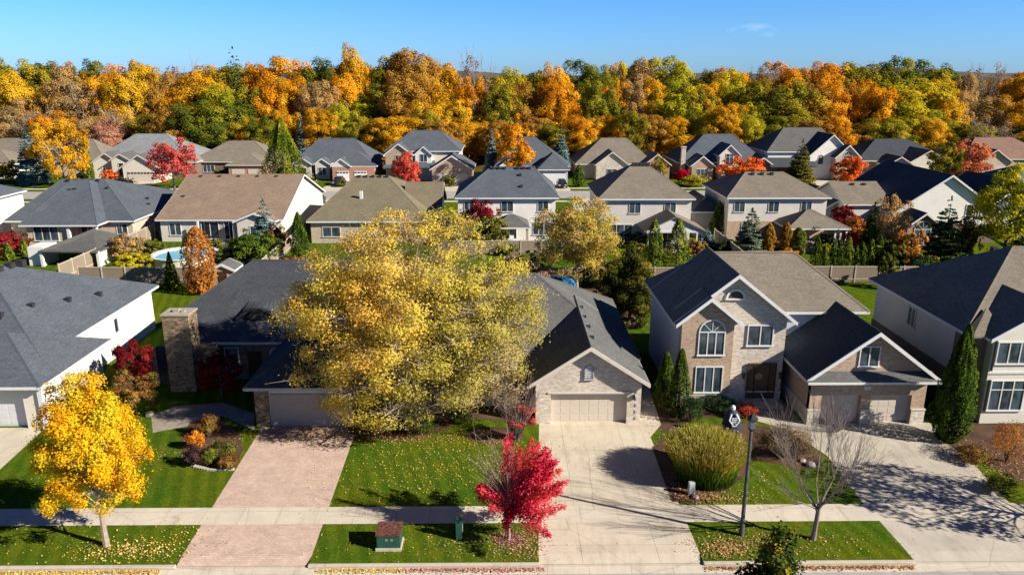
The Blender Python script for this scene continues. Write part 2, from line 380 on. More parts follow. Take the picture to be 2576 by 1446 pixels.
def grow(mb, p, d, L, r, depth, rng, spread=0.55, kids=(2, 4), up=0.1, ends=None, minr=0.006):
    """recursive bare branching"""
    p = Vector(p); d = Vector(d).normalized(); segs = 3 if depth > 1 else 2; q = p.copy(); rr = r
    pts = [q.copy()]
    for i in range(segs):
        d = (d+Vector(sph(rng, 1)[0])*0.13+Vector((0, 0, up*0.4))).normalized()
        nq = q+d*L/segs; nr_ = r*(1-0.5*(i+1)/segs); mb.tube(q, nq, max(minr, rr), max(minr*0.7, nr_), 6 if depth > 2 else (4 if depth > 0 else 3))
        q = nq; rr = nr_; pts.append(q.copy())
    if ends is not None: ends.append((pts, depth))
    if depth <= 0: return
    k = int(rng.integers(kids[0], kids[1]+1))+ (1 if depth > 1 else 0)
    for i in range(k):
        s = rng.uniform(0.45, 1.0) if i else 1.0
        j = min(segs-1, int(s*segs)); b = pts[j].lerp(pts[j+1], s*segs-j) if s < 1 else pts[-1]
        nd = (d+Vector(sph(rng, 1)[0])*spread+Vector((0, 0, up))).normalized()
        grow(mb, b, nd, L*rng.uniform(0.6, 0.85), rr*rng.uniform(0.6, 0.85), depth-1, rng, spread, kids, up, ends, minr)

# ------------------------------------------------------------------ houses
WHITE = GLASS = None
class House:
    def __init__(s, label, x, y, name='house', cat='house', rot=0, group=None, z=0.0):
        s.ox, s.oy = x, y; s.root = empty(name, (x, y, z), label, cat, group, rot)
        s.w = {}; s.roofs = {}; s.trim = None; s.win = None; s.curr = None
    def mb(s): return MB(s.ox, s.oy, 0)
    def wall(s, mat, key=''):
        if mat.name+key not in s.w: s.w[mat.name+key] = (s.mb(), mat)
        return s.w[mat.name+key][0]
    def roof(s, mat):
        if mat.name not in s.roofs: s.roofs[mat.name] = (s.mb(), mat, s.mb(), s.mb())
        return s.roofs[mat.name]
    def vol(s, x0, x1, y0, y1, ze, kind, pitch, wm, rm, oh=0.45, z0=-0.2, openS=None, frontmat=None, ohf=None, wallend=None, th=0.16, cap=True):
        """a block: walls from (x0,y0) to (x1,y1), eaves at ze. kind: hip, gx (ridge along x), gy (ridge along y), gyh (front gable, hip at back), none"""
        W = s.wall(wm); zt = ze+pitch*oh-0.02 if kind != 'none' else ze
        FW = s.wall(frontmat) if frontmat else W
        hip = kind == 'hip'; zh = ze-0.12 if False else zt
        # four walls
        def quad(m, a, b, za, zb): m.poly([(a[0], a[1], z0), (b[0], b[1], z0), (b[0], b[1], zb), (a[0], a[1], za)])
        quad(W, (x1, y0), (x1, y1), zt, zt); quad(W, (x1, y1), (x0, y1), zt, zt); quad(W, (x0, y1), (x0, y0), zt, zt)
        if not openS: quad(FW, (x0, y0), (x1, y0), zt, zt)
        else:
            xs = x0; D = 0.4
            for (xa, xb, ztop) in sorted(openS):
                FW.box(xs+(0.001 if xs > x0 else 0), xa, y0, y0+D, z0, zt); FW.box(xa+0.001, xb-0.001, y0+0.001, y0+D, ztop, zt); xs = xb
            FW.box(xs, x1, y0, y0+D, z0, zt)
        if kind == 'none': return
        Rf, _, T, K = s.roof(rm); e = oh; f = e if ohf is None else ohf
        X0, X1, Y0, Y1 = x0-e, x1+e, y0-f, y1+e
        if kind == 'hip':
            wx, wy = X1-X0, Y1-Y0; hw = min(wx, wy)/2; zr = ze+pitch*hw
            if wx >= wy: a, b = (X0+hw, (Y0+Y1)/2, zr), (X1-hw, (Y0+Y1)/2, zr)
            else: a, b = ((X0+X1)/2, Y0+hw, zr), ((X0+X1)/2, Y1-hw, zr)
            c = [(X0, Y0, ze), (X1, Y0, ze), (X1, Y1, ze), (X0, Y1, ze)]
            if wx >= wy: fs = [[c[0], c[1], b, a], [c[1], c[2], b], [c[2], c[3], a, b], [c[3], c[0], a]]
            else: fs = [[c[0], c[1], a], [c[1], c[2], b, a], [c[2], c[3], b], [c[3], c[0], a, b]]
            for q in fs: Rf.poly(q)
            for i in range(4):
                p, q = c[i], c[(i+1) % 4]
                T.box(min(p[0], q[0])-0.015, max(p[0], q[0])+0.015, min(p[1], q[1])-0.015, max(p[1], q[1])+0.015, ze-0.2, ze-0.015)
            Rf.poly([(p[0], p[1], ze-0.16) for p in c[::-1]])
            if cap:
                ends = [a, a, b, b] if wx < wy else [a, b, b, a]
                if wx < wy: ends = [a, a, b, b]
                for i in range(4): s.capline(K, c[i], ends[i])
                s.capline(K, a, b)
        elif kind in ('gx', 'gy', 'gyh'):
            if kind == 'gx':
                ym = (Y0+Y1)/2; zr = ze+pitch*(Y1-Y0)/2
                Rf.slab([(X0, Y0, ze), (X1, Y0, ze), (X1, ym, zr), (X0, ym, zr)], th); Rf.slab([(X1, Y1, ze), (X0, Y1, ze), (X0, ym, zr), (X1, ym, zr)], th)
                zw = ze+pitch*e-0.02; zp = zr-th*0.5
                for x, wq in ((x0, wm), (x1, wallend or wm)): s.wall(wq).poly([(x, y0, zw), (x, y1, zw), (x, (y0+y1)/2, zp)])
                for x in (X0, X1):
                    sg = -1 if x == X0 else 1
                    for ya, yb in ((Y0, ym), (Y1, ym)):
                        T.poly([(x+sg*0.02, ya, ze+0.01), (x+sg*0.02, yb, zr+0.01), (x+sg*0.02, yb, zr-0.22), (x+sg*0.02, ya, ze-0.22)])
                for y in (Y0, Y1): T.box(X0, X1, y-0.02, y+0.02, ze-th-0.02, ze-0.01)
                if cap: s.capline(K, (X0, ym, zr), (X1, ym, zr))
            else:
                xm = (X0+X1)/2; zr = ze+pitch*(X1-X0)/2; hw = (X1-X0)/2
                yb_ = Y1-hw if kind == 'gyh' else Y1
                Rf.slab([(X0, Y1, ze), (X0, Y0, ze), (xm, Y0, zr), (xm, yb_, zr)], th); Rf.slab([(X1, Y0, ze), (X1, Y1, ze), (xm, yb_, zr), (xm, Y0, zr)], th)
                if kind == 'gyh': Rf.slab([(X1, Y1, ze), (X0, Y1, ze), (xm, yb_, zr)], th)
                zw = ze+pitch*e-0.02; zp = zr-th*0.5
                (s.wall(frontmat or wallend or wm)).poly([(x0, y0, zw), (x1, y0, zw), (xm, y0, zp)])
                if kind == 'gy': s.wall(wm).poly([(x0, y1, zw), (x1, y1, zw), (xm, y1, zp)])
                for sg, xe in ((-1, X0), (1, X1)):      # raking boards, front and back
                    for y, dy in ((Y0, -0.03), (Y1, 0.03)):
                        if y == Y1 and kind == 'gyh': continue
                        pts = [(xe, y+dy, ze+0.02), (xm, y+dy, zr+0.02), (xm, y+dy, zr-0.25), (xe, y+dy, ze-0.23)]
                        T.poly(pts); T.poly([(p[0], p[1]-dy, p[2]) for p in pts])
                        T.poly([pts[0], pts[1], (xm, y-dy*2, zr+0.02), (xe, y-dy*2, ze+0.02)])
                    T.box(xe-0.03, xe+0.03, Y0, Y1, ze-th-0.03, ze-0.012)
                    # soffit return at the foot of the rake
                if cap: s.capline(K, (xm, Y0, zr), (xm, yb_, zr))
    def capline(s, K, a, b, w=0.13, t=0.035):
        a = Vector(a); b = Vector(b); d = (b-a)
        if d.length < 0.05: return
        d.normalize(); n = Vector((-d.y, d.x, 0))
        if n.length < 1e-3: return
        n.normalize()
        p = [a+n*w-Vector((0, 0, w*0.28)), a+Vector((0, 0, t)), a-n*w-Vector((0, 0, w*0.28))]; q = [b+n*w-Vector((0, 0, w*0.28)), b+Vector((0, 0, t)), b-n*w-Vector((0, 0, w*0.28))]
        K.poly([p[0], q[0], q[1], p[1]]); K.poly([p[1], q[1], q[2], p[2]])
    def rface(s, rm, pts, th=0.14): s.roof(rm)[0].slab(pts, th)
    def opening(s, face, c, fixed, z0, w, h, cols=2, rows=1, arch=False, frame=None, name='window', glassm=None, sill=True, fw=0.07):
        """window: glass pane mesh > frame. face S/N/E/W, c = centre along the wall, fixed = the wall plane"""
        def P(a, d, z):    # a along wall, d out of it
            if face == 'S': return (a, fixed-d, z)
            if face == 'N': return (a, fixed+d, z)
            if face == 'E': return (fixed+d, a, z)
            return (fixed-d, a, z)
        def bx(m, a0, a1, za, zb, d0, d1):
            p, q = P(a0, d0, za), P(a1, d1, zb)
            m.box(min(p[0], q[0]), max(p[0], q[0]), min(p[1], q[1]), max(p[1], q[1]), min(za, zb), max(za, zb))
        g = s.mb(); fr = s.mb(); zt = z0+h
        if arch:
            r = w/2; zc = zt-r*0.98; n = 14
            pts = [P(c-r, 0.02, z0), P(c+r, 0.02, z0)]+[P(c+r*math.cos(math.pi*i/n), 0.02, zc+r*math.sin(math.pi*i/n)) for i in range(n+1)]
            g.poly(pts); zt2 = zc
            for i in range(n):
                a0, a1 = math.pi*i/n, math.pi*(i+1)/n
                q = [(c+k*math.cos(a), zc+k*math.sin(a)) for k, a in ((r-fw*.2, a0), (r+fw, a0), (r+fw, a1), (r-fw*.2, a1))]
                fr.poly([P(x, 0.06, z) for x, z in q]); fr.poly([P(q[1][0], 0, q[1][1]), P(q[1][0], 0.06, q[1][1]), P(q[2][0], 0.06, q[2][1]), P(q[2][0], 0, q[2][1])])
            for k in (0.25, 0.5, 0.75):
                a = math.pi*k; e = Vector((math.cos(a), math.sin(a)))*r
                nx, nz = -math.sin(a)*0.018, math.cos(a)*0.018
                fr.poly([P(c+nx, 0.05, zc+nz), P(c-nx, 0.05, zc-nz), P(c+e.x-nx, 0.05, zc+e.y-nz), P(c+e.x+nx, 0.05, zc+e.y+nz)])
            bx(fr, c-r, c+r, zc-0.03, zc+0.04, 0, 0.062)
        else:
            g.poly([P(c-w/2, 0.02, z0), P(c+w/2, 0.02, z0), P(c+w/2, 0.02, zt), P(c-w/2, 0.02, zt)]); zt2 = zt
            bx(fr, c-w/2-fw, c+w/2+fw, zt, zt+fw, 0, 0.07)
        bx(fr, c-w/2-fw, c-w/2, z0, zt2, 0, 0.068); bx(fr, c+w/2, c+w/2+fw, z0, zt2, 0, 0.068)
        bx(fr, c-w/2-fw-(0.06 if sill else 0), c+w/2+fw+(0.06 if sill else 0), z0-0.09, z0, 0, 0.12 if sill else 0.07)
        for i in range(1, cols):
            x = c-w/2+w*i/cols; bx(fr, x-0.035, x+0.035, z0, zt2, 0.0, 0.055)
        for i in range(1, rows):
            z = z0+(zt2-z0)*(0.7 if rows == 2 else i/rows); bx(fr, c-w/2, c+w/2, z-0.025, z+0.025, 0, 0.052)
        o = g.build(name, glassm or GLASS, s.root); fr.build('frame', frame or WHITE, o); return o
    def door(s, face, c, fixed, w, h, mat, name='door', panels=0, z0=0.0, lights=False):
        m = s.mb(); k = s.mb()
        y = fixed
        m.box(c-w/2, c+w/2, y-0.04, y+0.02, z0, z0+h)
        if name == 'garage_door':
            n = 4
            for i in range(n):
                za, zb = z0+h*i/n, z0+h*(i+1)/n
                nc = max(2, int(round(w/0.62)))
                for j in range(nc):
                    xa, xb = c-w/2+w*j/nc, c-w/2+w*(j+1)/nc
                    m.box(xa+0.06, xb-0.06, y-0.048, y-0.041, za+0.07, zb-0.07)
        o = m.build(name, mat, s.root)
        if name == 'garage_door':
            if lights:
                nc = max(2, int(round(w/0.62))); l = s.mb()
                for j in range(nc):
                    xa, xb = c-w/2+w*j/nc, c-w/2+w*(j+1)/nc; l.box(xa+0.09, xb-0.09, y-0.075, y-0.063, z0+h*0.79, z0+h*0.94)
                l.build('window_light', GLASS, o)
        else:
            k.box(c+w/2-0.16, c+w/2-0.1, y-0.1, y-0.041, z0+0.95, z0+1.1); k.build('handle', simple('brass handle', (0.3, 0.22, 0.1), 0.3, 0.5, metal=1), o)
        return o
    def vents(s, pts, mat=None, size=0.3):
        for (x, y, z) in pts:
            m = s.mb(); h = size*0.55
            m.poly([(x-size/2, y-size*.6, z-0.2), (x+size/2, y-size*.6, z-0.2), (x+size/2, y-size*.6, z+h), (x-size/2, y-size*.6, z+h)])
            m.box(x-size/2, x+size/2, y-size*.55, y+size*.5, z-0.25, z+h)
            m.box(x-size/2-0.03, x+size/2+0.03, y-size*.65, y+size*.55, z+h, z+h+0.05)
            m.build('roof_vent', mat or simple('vent plastic', (0.03, 0.03, 0.035)), s.root)
    def hipc(s, x0, x1, y0, y1, ze, a, b, rm, wm=None, oh=0.45, z0=-0.2, cap=True, frontmat=None):
        """hip roof over eaves x0..x1, y0..y1 with free ridge ends a, b (a left); walls set in by oh"""
        Rf, _, T, K = s.roof(rm); c = [(x0, y0, ze), (x1, y0, ze), (x1, y1, ze), (x0, y1, ze)]
        for q in ([c[0], c[1], b, a], [c[1], c[2], b], [c[2], c[3], a, b], [c[3], c[0], a]): Rf.poly(q)
        Rf.poly([(p[0], p[1], ze-0.16) for p in c[::-1]])
        for i in range(4):
            p, q = c[i], c[(i+1) % 4]
            T.box(min(p[0], q[0])-0.015, max(p[0], q[0])+0.015, min(p[1], q[1])-0.015, max(p[1], q[1])+0.015, ze-0.22, ze-0.015)
        if cap:
            for i, e in enumerate((a, b, b, a)): s.capline(K, c[i], e, 0.16)
            s.capline(K, a, b, 0.16)
        if wm:
            s.wall(wm).box(x0+oh, x1-oh, y0+oh, y1-oh, z0, ze-0.1)
            if frontmat: s.wall(frontmat).box(x0+oh-0.004, x1-oh+0.004, y0+oh-0.02, y0+oh+0.1, z0, ze-0.11)
    def finish(s, trimm=None, trim_label=None):
        ws = []
        for k, (m, mat) in s.w.items():
            if m.f: ws.append(m.build('wall', mat, s.root))
        for k, (m, mat, T, K) in s.roofs.items():
            r = m.build('roof', mat, s.root)
            if T.f: T.build('fascia', trimm or WHITE, r)
            if K.f: K.build('ridge_cap', mat, r)
        return s.root

# ------------------------------------------------------------------ palette
WHITE = simple('white trim paint', (0.62, 0.63, 0.64), 0.5, 0.3, 0.05)
GLASS = glass()
DGLASS = glass('dark glass', (0.008, 0.01, 0.014))
BARK = simple('grey brown bark', (0.13, 0.10, 0.075), 0.95, 0.1, 0.35, 6)
PALEBARK = simple('pale bark', (0.30, 0.25, 0.2), 0.95, 0.1, 0.3, 8)
TWIG = simple('purplish bare twigs', (0.2, 0.14, 0.13), 0.9, 0.1, 0.25, 6)
SH_BLUE = shingle('blue grey shingles', (0.094, 0.110, 0.136))
SH_GREY = shingle('charcoal shingles', (0.06, 0.068, 0.082))
SH_MID = shingle('mid grey shingles', (0.12, 0.123, 0.125))
SH_TAUPE = shingle('taupe shingles', (0.20, 0.175, 0.145))
SH_BROWN = shingle('brown shingles', (0.25, 0.185, 0.14))
SH_TAN = shingle('olive tan shingles', (0.19, 0.165, 0.115))
SH_RED = shingle('reddish brown shingles', (0.24, 0.15, 0.12))
BR_TAN = brick('tan brick', (0.46, 0.33, 0.23), (0.36, 0.24, 0.17), (0.42, 0.36, 0.3))
BR_PALE = brick('pale buff stone brick', (0.60, 0.54, 0.46), (0.46, 0.40, 0.35), (0.56, 0.5, 0.44), 0.34, 0.12)
BR_RED = brick('red brick', (0.42, 0.19, 0.13), (0.33, 0.14, 0.10), (0.4, 0.33, 0.28))
BR_DARK = brick('dark brown brick', (0.20, 0.13, 0.10), (0.14, 0.09, 0.07), (0.2, 0.16, 0.13))
BR_BEIGE = brick('beige brick', (0.52, 0.43, 0.33), (0.44, 0.35, 0.26), (0.5, 0.44, 0.36))
STONE = brick('rough stone blocks', (0.31, 0.22, 0.135), (0.15, 0.105, 0.07), (0.2, 0.155, 0.11), 0.42, 0.2, 0.02, 1.3)
STONE_P = brick('pale cut stone', (0.62, 0.57, 0.48), (0.5, 0.45, 0.37), (0.5, 0.45, 0.38), 0.5, 0.25, 0.015, 0.7)
SID_WHITE = siding('white siding', (0.74, 0.72, 0.69))
SID_CREAM = siding('cream siding', (0.68, 0.62, 0.53))
SID_LIGHT = siding('pale warm grey siding', (0.60, 0.57, 0.53))
SID_BLUE = siding('pale blue grey siding', (0.46, 0.50, 0.56))
SID_TAUPE = siding('taupe siding', (0.38, 0.34, 0.30))
STUCCO = simple('pale stucco', (0.62, 0.59, 0.51), 0.9, 0.2, 0.06, 2)
GD_BEIGE = simple('beige garage door paint', (0.54, 0.48, 0.41), 0.5, 0.3, 0.04)
GD_WHITE = simple('white garage door paint', (0.72, 0.73, 0.75), 0.45, 0.3, 0.03)
GD_GREY = simple('light grey garage door paint', (0.55, 0.55, 0.56), 0.5, 0.3, 0.04)
DOOR_DK = simple('dark wood door', (0.05, 0.028, 0.018), 0.4, 0.4, 0.3)
TRIM_GREY = simple('grey trim paint', (0.36, 0.36, 0.37), 0.5, 0.3, 0.05)
TRIM_BEIGE = simple('beige trim paint', (0.55, 0.51, 0.46), 0.5, 0.3, 0.05)
BLACK = simple('black painted metal', (0.018, 0.02, 0.02), 0.4, 0.5, 0.1)
WOOD = siding('weathered fence boards', (0.26, 0.21, 0.16), 0.15, 0.9)
WOODP = simple('pale fence rail wood', (0.45, 0.38, 0.30), 0.9, 0.2, 0.2, 5)
# leaf colours
YEL = leafm('golden yellow leaves', [(0.60, 0.27, 0.012), (0.85, 0.46, 0.012), (0.93, 0.60, 0.02), (0.62, 0.52, 0.03)], 0.4)
BIG = leafm('yellow green thinning leaves', [(0.80, 0.50, 0.08), (0.82, 0.61, 0.10), (0.66, 0.54, 0.09), (0.46, 0.40, 0.075), (0.52, 0.42, 0.13), (0.42, 0.33, 0.19)], 0.4, 0.16)
RED = leafm('scarlet leaves', [(0.42, 0.01, 0.035), (0.70, 0.03, 0.08), (0.86, 0.08, 0.14), (0.84, 0.13, 0.08)], 0.45)
PINKR = leafm('pink red leaves', [(0.40, 0.05, 0.06), (0.60, 0.09, 0.08), (0.62, 0.14, 0.12), (0.7, 0.1, 0.03)], 0.35)
ORR = leafm('red orange leaves', [(0.55, 0.06, 0.02), (0.75, 0.14, 0.02), (0.85, 0.25, 0.03), (0.70, 0.12, 0.05)], 0.35)
MAR = leafm('dark burgundy leaves', [(0.10, 0.008, 0.012), (0.20, 0.015, 0.02), (0.30, 0.03, 0.03)], 0.3)
FLEAF = {
 'gold': leafm('gold forest leaves', [(0.36, 0.19, 0.012), (0.62, 0.32, 0.015), (0.78, 0.42, 0.025), (0.56, 0.36, 0.03)], 0.4),
 'yellow': leafm('bright yellow forest leaves', [(0.44, 0.28, 0.015), (0.70, 0.43, 0.02), (0.80, 0.50, 0.04), (0.56, 0.42, 0.03)], 0.4),
 'orange': leafm('orange forest leaves', [(0.38, 0.14, 0.012), (0.64, 0.25, 0.012), (0.80, 0.37, 0.02), (0.76, 0.46, 0.04)], 0.4),
 'rust': leafm('rust brown forest leaves', [(0.24, 0.12, 0.03), (0.42, 0.21, 0.035), (0.56, 0.30, 0.05), (0.50, 0.30, 0.05)], 0.4),
 'olive': leafm('olive forest leaves', [(0.11, 0.11, 0.015), (0.22, 0.20, 0.02), (0.38, 0.31, 0.03), (0.54, 0.38, 0.03)], 0.4),
 'green': leafm('green forest leaves', [(0.05, 0.07, 0.012), (0.10, 0.13, 0.016), (0.19, 0.21, 0.022), (0.36, 0.31, 0.03)], 0.4),
 'ygreen': leafm('yellow green forest leaves', [(0.18, 0.19, 0.015), (0.34, 0.33, 0.02), (0.54, 0.46, 0.03), (0.66, 0.48, 0.03)], 0.4),
 'tan': leafm('tan thinning forest leaves', [(0.26, 0.18, 0.08), (0.40, 0.27, 0.11), (0.55, 0.36, 0.14), (0.52, 0.28, 0.09)], 0.4),
 'bare': leafm('grey pink twig haze', [(0.17, 0.12, 0.09), (0.27, 0.19, 0.14), (0.36, 0.24, 0.17), (0.44, 0.27, 0.13)], 0.3),
 'pink': leafm('dusty pink forest leaves', [(0.34, 0.17, 0.12), (0.50, 0.24, 0.16), (0.58, 0.32, 0.2)], 0.4),
}
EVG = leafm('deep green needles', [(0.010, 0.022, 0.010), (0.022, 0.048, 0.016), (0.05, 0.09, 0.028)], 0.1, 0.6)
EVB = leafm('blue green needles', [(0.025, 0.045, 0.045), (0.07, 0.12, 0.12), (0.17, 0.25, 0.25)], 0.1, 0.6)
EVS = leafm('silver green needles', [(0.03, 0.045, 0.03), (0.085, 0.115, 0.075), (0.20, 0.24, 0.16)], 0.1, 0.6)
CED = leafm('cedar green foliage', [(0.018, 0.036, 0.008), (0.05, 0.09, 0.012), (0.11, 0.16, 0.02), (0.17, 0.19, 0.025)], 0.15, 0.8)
CEDY = leafm('yellow tipped cedar foliage', [(0.04, 0.07, 0.010), (0.12, 0.17, 0.018), (0.26, 0.27, 0.03), (0.38, 0.33, 0.04)], 0.15, 0.8)
COP = leafm('copper orange leaves', [(0.30, 0.10, 0.02), (0.50, 0.19, 0.03), (0.62, 0.28, 0.06)], 0.3)
BRN = leafm('brown bronze leaves', [(0.10, 0.045, 0.02), (0.22, 0.10, 0.03), (0.36, 0.19, 0.05), (0.26, 0.22, 0.05)], 0.3)
OLV = leafm('olive shrub leaves', [(0.05, 0.06, 0.012), (0.12, 0.14, 0.02), (0.26, 0.22, 0.04)], 0.2)

# ------------------------------------------------------------------ setting
GRASS = grassm()
CONC = concrete('pale sidewalk concrete', (0.58, 0.525, 0.44), (1.9, 3.4), 0.10)
CONC2 = concrete('tan driveway concrete', (0.56, 0.50, 0.405), (3.55, 3.1), 0.12)
CONC3 = concrete('stamped grey driveway concrete', (0.47, 0.43, 0.37), (50, 50), 0.16)
KERB = concrete('kerb concrete', (0.50, 0.45, 0.38), None, 0.12)
ASPH = concrete('worn grey asphalt', (0.36, 0.355, 0.345), None, 0.10)
PINKP = paver('pink pavers', (0.60, 0.45, 0.37), (0.50, 0.37, 0.31), (0.40, 0.31, 0.26), 0.24, 0.12)
FLAG = paver('pale flagstones', (0.36, 0.31, 0.25), (0.27, 0.235, 0.19), (0.22, 0.2, 0.16), 0.9, 0.6, 0.03)
MULCH = concrete('dark brown mulch', (0.10, 0.055, 0.035), None, 0.5)
G = 30.35
drv = [(-14.95, -8.95), (1.55, 9.05), (18.75, 27.2), (-45.0, -28.4)]
gb = MB()
gb.poly([(-3000, G, 0), (3000, G, 0), (3000, 5000, 0), (-3000, 5000, 0)])
xs = -3000
for a, b in sorted(drv):
    gb.poly([(xs, 29.72, 0), (a, 29.72, 0), (a, G, 0), (xs, G, 0)]); xs = b
gb.poly([(xs, 29.72, 0), (3000, 29.72, 0), (3000, G, 0), (xs, G, 0)])
gb.poly([(-3000, -300, 0), (3000, -300, 0), (3000, 20.6, 0), (-3000, 20.6, 0)])
struct(gb.build('ground', GRASS))
sheet('road', rectp(-400, 400, 20.5, 29.3), -0.13, ASPH)
k = MB()
xs = -400
for a, b in sorted(drv)+[(400, 400)]:
    if a > xs: k.box(xs, a, 29.52, 29.72, -0.2, 0.02)
    if b > a: k.box(a+0.001, b-0.001, 29.5, 29.70, -0.2, -0.085); xs = b
struct(k.build('kerb', KERB, bevel=0.02))
gu = MB(); gu.box(-400, 400, 29.05, 29.5, -0.3, -0.118); struct(gu.build('gutter', CONC))
kk = MB(); kk.box(-400, 400, 20.4, 20.6, -0.2, 0.02); struct(kk.build('kerb', KERB))
sheet('sidewalk', rectp(-300, 300, 32.85, 34.38), 0.012, CONC)
def drive(a, b, y1, mat, a2=None, b2=None):
    m = MB(); m.poly([(a, 29.7, -0.085), (b, 29.7, -0.085), (b, G, 0.006), (a, G, 0.006)])
    m.poly([(a, G, 0.006), (b, G, 0.006), (b if b2 is None else b2, y1, 0.006), (a if a2 is None else a2, y1, 0.006)])
    return struct(m.build('driveway', mat))
drive(-14.95, -8.95, 43.6, PINKP, -15.3, -9.3)
drive(1.55, 9.05, 44.3, CONC2, 2.2, 8.9)
sheet('path', [(8.5, 41.2), (9.9, 43.6), (10.3, 50), (8.6, 50)], 0.010, CONC2)
m = MB(); m.poly([(18.75, 29.7, -0.085), (27.2, 29.7, -0.085), (27.2, G, 0.006), (18.75, G, 0.006)])
m.poly([(x, y, 0.006) for x, y in [(18.75, G), (27.2, G), (26.2, 34.4), (26.7, 38), (27.6, 42.2), (26.9, 44.2), (18.5, 44.2), (14.9, 46.2), (14.4, 45.4), (17.6, 43.0), (18.8, 39.5), (18.6, 34.4)]])
struct(m.build('driveway', CONC3))
sheet('driveway', [(-36, G), (-28.4, G), (-28.4, 38), (-28.9, 43.6), (-36, 43.6)], 0.006, CONC2)
sheet('path', [(x, y) for x, y in [(15.2, 45.6), (18.6, 44.1), (19.0, 44.1), (19.0, 48.4), (15.8, 48.4)]], 0.014, FLAG)
# planting beds
sheet('planting_bed', [at(*p) for p in [(880, 1090), (905, 1098), (985, 1108), (1060, 1102), (1120, 1080), (1180, 1052), (1290, 1060), (1345, 1072), (1350, 1020), (1000, 990), (870, 1060)]], 0.008, MULCH)
sheet('planting_bed', [at(1245+75*math.cos(t)*1.0, 1095+22*math.sin(t)) for t in [i*math.pi/10 for i in range(20)]], 0.012, MULCH)
sheet('planting_bed', [at(*p) for p in [(455, 1100), (462, 1145), (490, 1172), (530, 1180), (588, 1178), (612, 1130), (600, 1085), (545, 1050), (480, 1060)]], 0.010, MULCH)
sheet('path', [at(*p) for p in [(385, 1088), (470, 1072), (560, 1046), (640, 1082), (640, 1040), (560, 1012), (440, 1022), (380, 1045)]], 0.006, FLAG)
sheet('planting_bed', [at(*p) for p in [(1640, 1125), (1690, 1262), (1760, 1262), (1825, 1240), (1880, 1190), (1890, 1155), (1960, 1168), (2050, 1180), (2070, 1150), (1985, 1085), (1870, 1062), (1760, 1070), (1690, 1080)]], 0.008, MULCH)
sheet('planting_bed', [at(*p) for p in [(1640, 1000), (1665, 1090), (1760, 1050), (1880, 1050), (1990, 1040), (1990, 1000), (1860, 995), (1700, 985)]], 0.005, MULCH)
sheet('planting_bed', [at(*p) for p in [(2350, 1095), (2420, 1140), (2470, 1160), (2576, 1215), (2700, 1260), (2700, 1020), (2380, 1020)]], 0.008, MULCH)
sheet('planting_bed', [(0.18+0.75*math.cos(t), 31.5+0.55*math.sin(t)) for t in [i*math.pi/10 for i in range(20)]], 0.006, MULCH)
# garden edging stones
e = MB()
pts = [at(*p) for p in [(462, 1145), (490, 1174), (530, 1183), (588, 1181)]]
for a, b in zip(pts[:-1], pts[1:]):
    for i in range(6):
        t = (i+0.5)/6; x, y = a[0]+(b[0]-a[0])*t, a[1]+(b[1]-a[1])*t; e.box(x-0.13, x+0.13, y-0.08, y+0.08, -0.02, 0.11)
tag(e.build('garden_edging', KERB, bevel=0.02), 'pale stone edging curving round the shrub bed left of the pink driveway', 'garden edging')
# the next street and its drives and lawns
sheet('road', rectp(-400, 110, 133, 141.5), 0.02, ASPH)
sheet('sidewalk', rectp(-400, 110, 144.2, 145.6), 0.024, CONC)
sheet('sidewalk', rectp(-400, 110, 129, 130.4), 0.024, CONC)
for a, b in ((-76.5, -70), (-56, -49.5), (-35, -26), (-14.5, -6), (7, 12.6), (24, 30), (39, 47), (62, 68), (84, 90)):
    sheet('driveway', rectp(a, b, 141.4, 156), 0.012, CONC2)
for a, b in ((-62, -56), (-34, -28), (-24, -18), (-7, 0), (11.5, 17), (30, 35), (50, 56)):
    sheet('driveway', rectp(a, b, 116, 133.2), 0.012, CONC2)
# distant hills: low ridge on the horizon
h = MB(); rng = np.random.default_rng(3); HX = [-3000+i*100 for i in range(61)]
hh = [14+10*math.sin(i*0.33)+6*math.sin(i*0.9+1)+6 for i in range(61)]
for i in range(60):
    h.poly([(HX[i], 2300, -2), (HX[i+1], 2300, -2), (HX[i+1], 2600, hh[i+1]), (HX[i], 2600, hh[i])])
    h.poly([(HX[i], 2600, hh[i]), (HX[i+1], 2600, hh[i+1]), (HX[i+1], 2900, 0), (HX[i], 2900, 0)])
struct(h.build('hills', simple('far wooded hill', (0.11, 0.10, 0.09), 1, 0, 0.3, 0.01)))

# ------------------------------------------------------------------ foreground houses
# H1: long white-sided house at the left edge
H = House('long white sided house with a grey roof, cut by the left edge', -36, 50)
H.vol(-45.6, -30.45, 46.5, 62.8, 3.78, 'hip', 0.48, SID_WHITE, SH_BLUE, oh=0.5)
H.vol(-38.2, -28.9, 43.5, 51.0, 3.05, 'hip', 0.46, SID_WHITE, SH_BLUE, oh=0.55, frontmat=STUCCO, openS=[(-36.4, -29.9, 2.05)])
H.vol(-46.5, -36.5, 42.5, 50, 3.2, 'gy', 0.62, SID_WHITE, SH_BLUE, oh=0.5)
H.door('S', -33.15, 43.9, 6.5, 2.05, GD_GREY, 'garage_door')
H.opening('E', 56.4, -30.45, 1.9, 0.55, 1.1, 1, 1); H.opening('E', 52.6, -30.45, 2.1, 0.45, 0.5, 1, 1); H.opening('E', 47.6, -28.9, 1.2, 0.5, 0.6, 1, 1)
H.vents([(-37.5, 54.6, 7.35), (-37.4, 55.8, 7.35), (-37.3, 57.0, 7.25)], size=0.5)
H.vents([(-33.6, 51.6, 5.5), (-34.4, 49.4, 5.5), (-32.6, 54.4, 5.1), (-31.8, 57.2, 4.7)], size=0.34)
pm = H.mb(); pm.box(-28.89, -28.6, 43.35, 43.5, 0, 3.0); pm.build('downspout', WHITE, H.root)
H.finish()
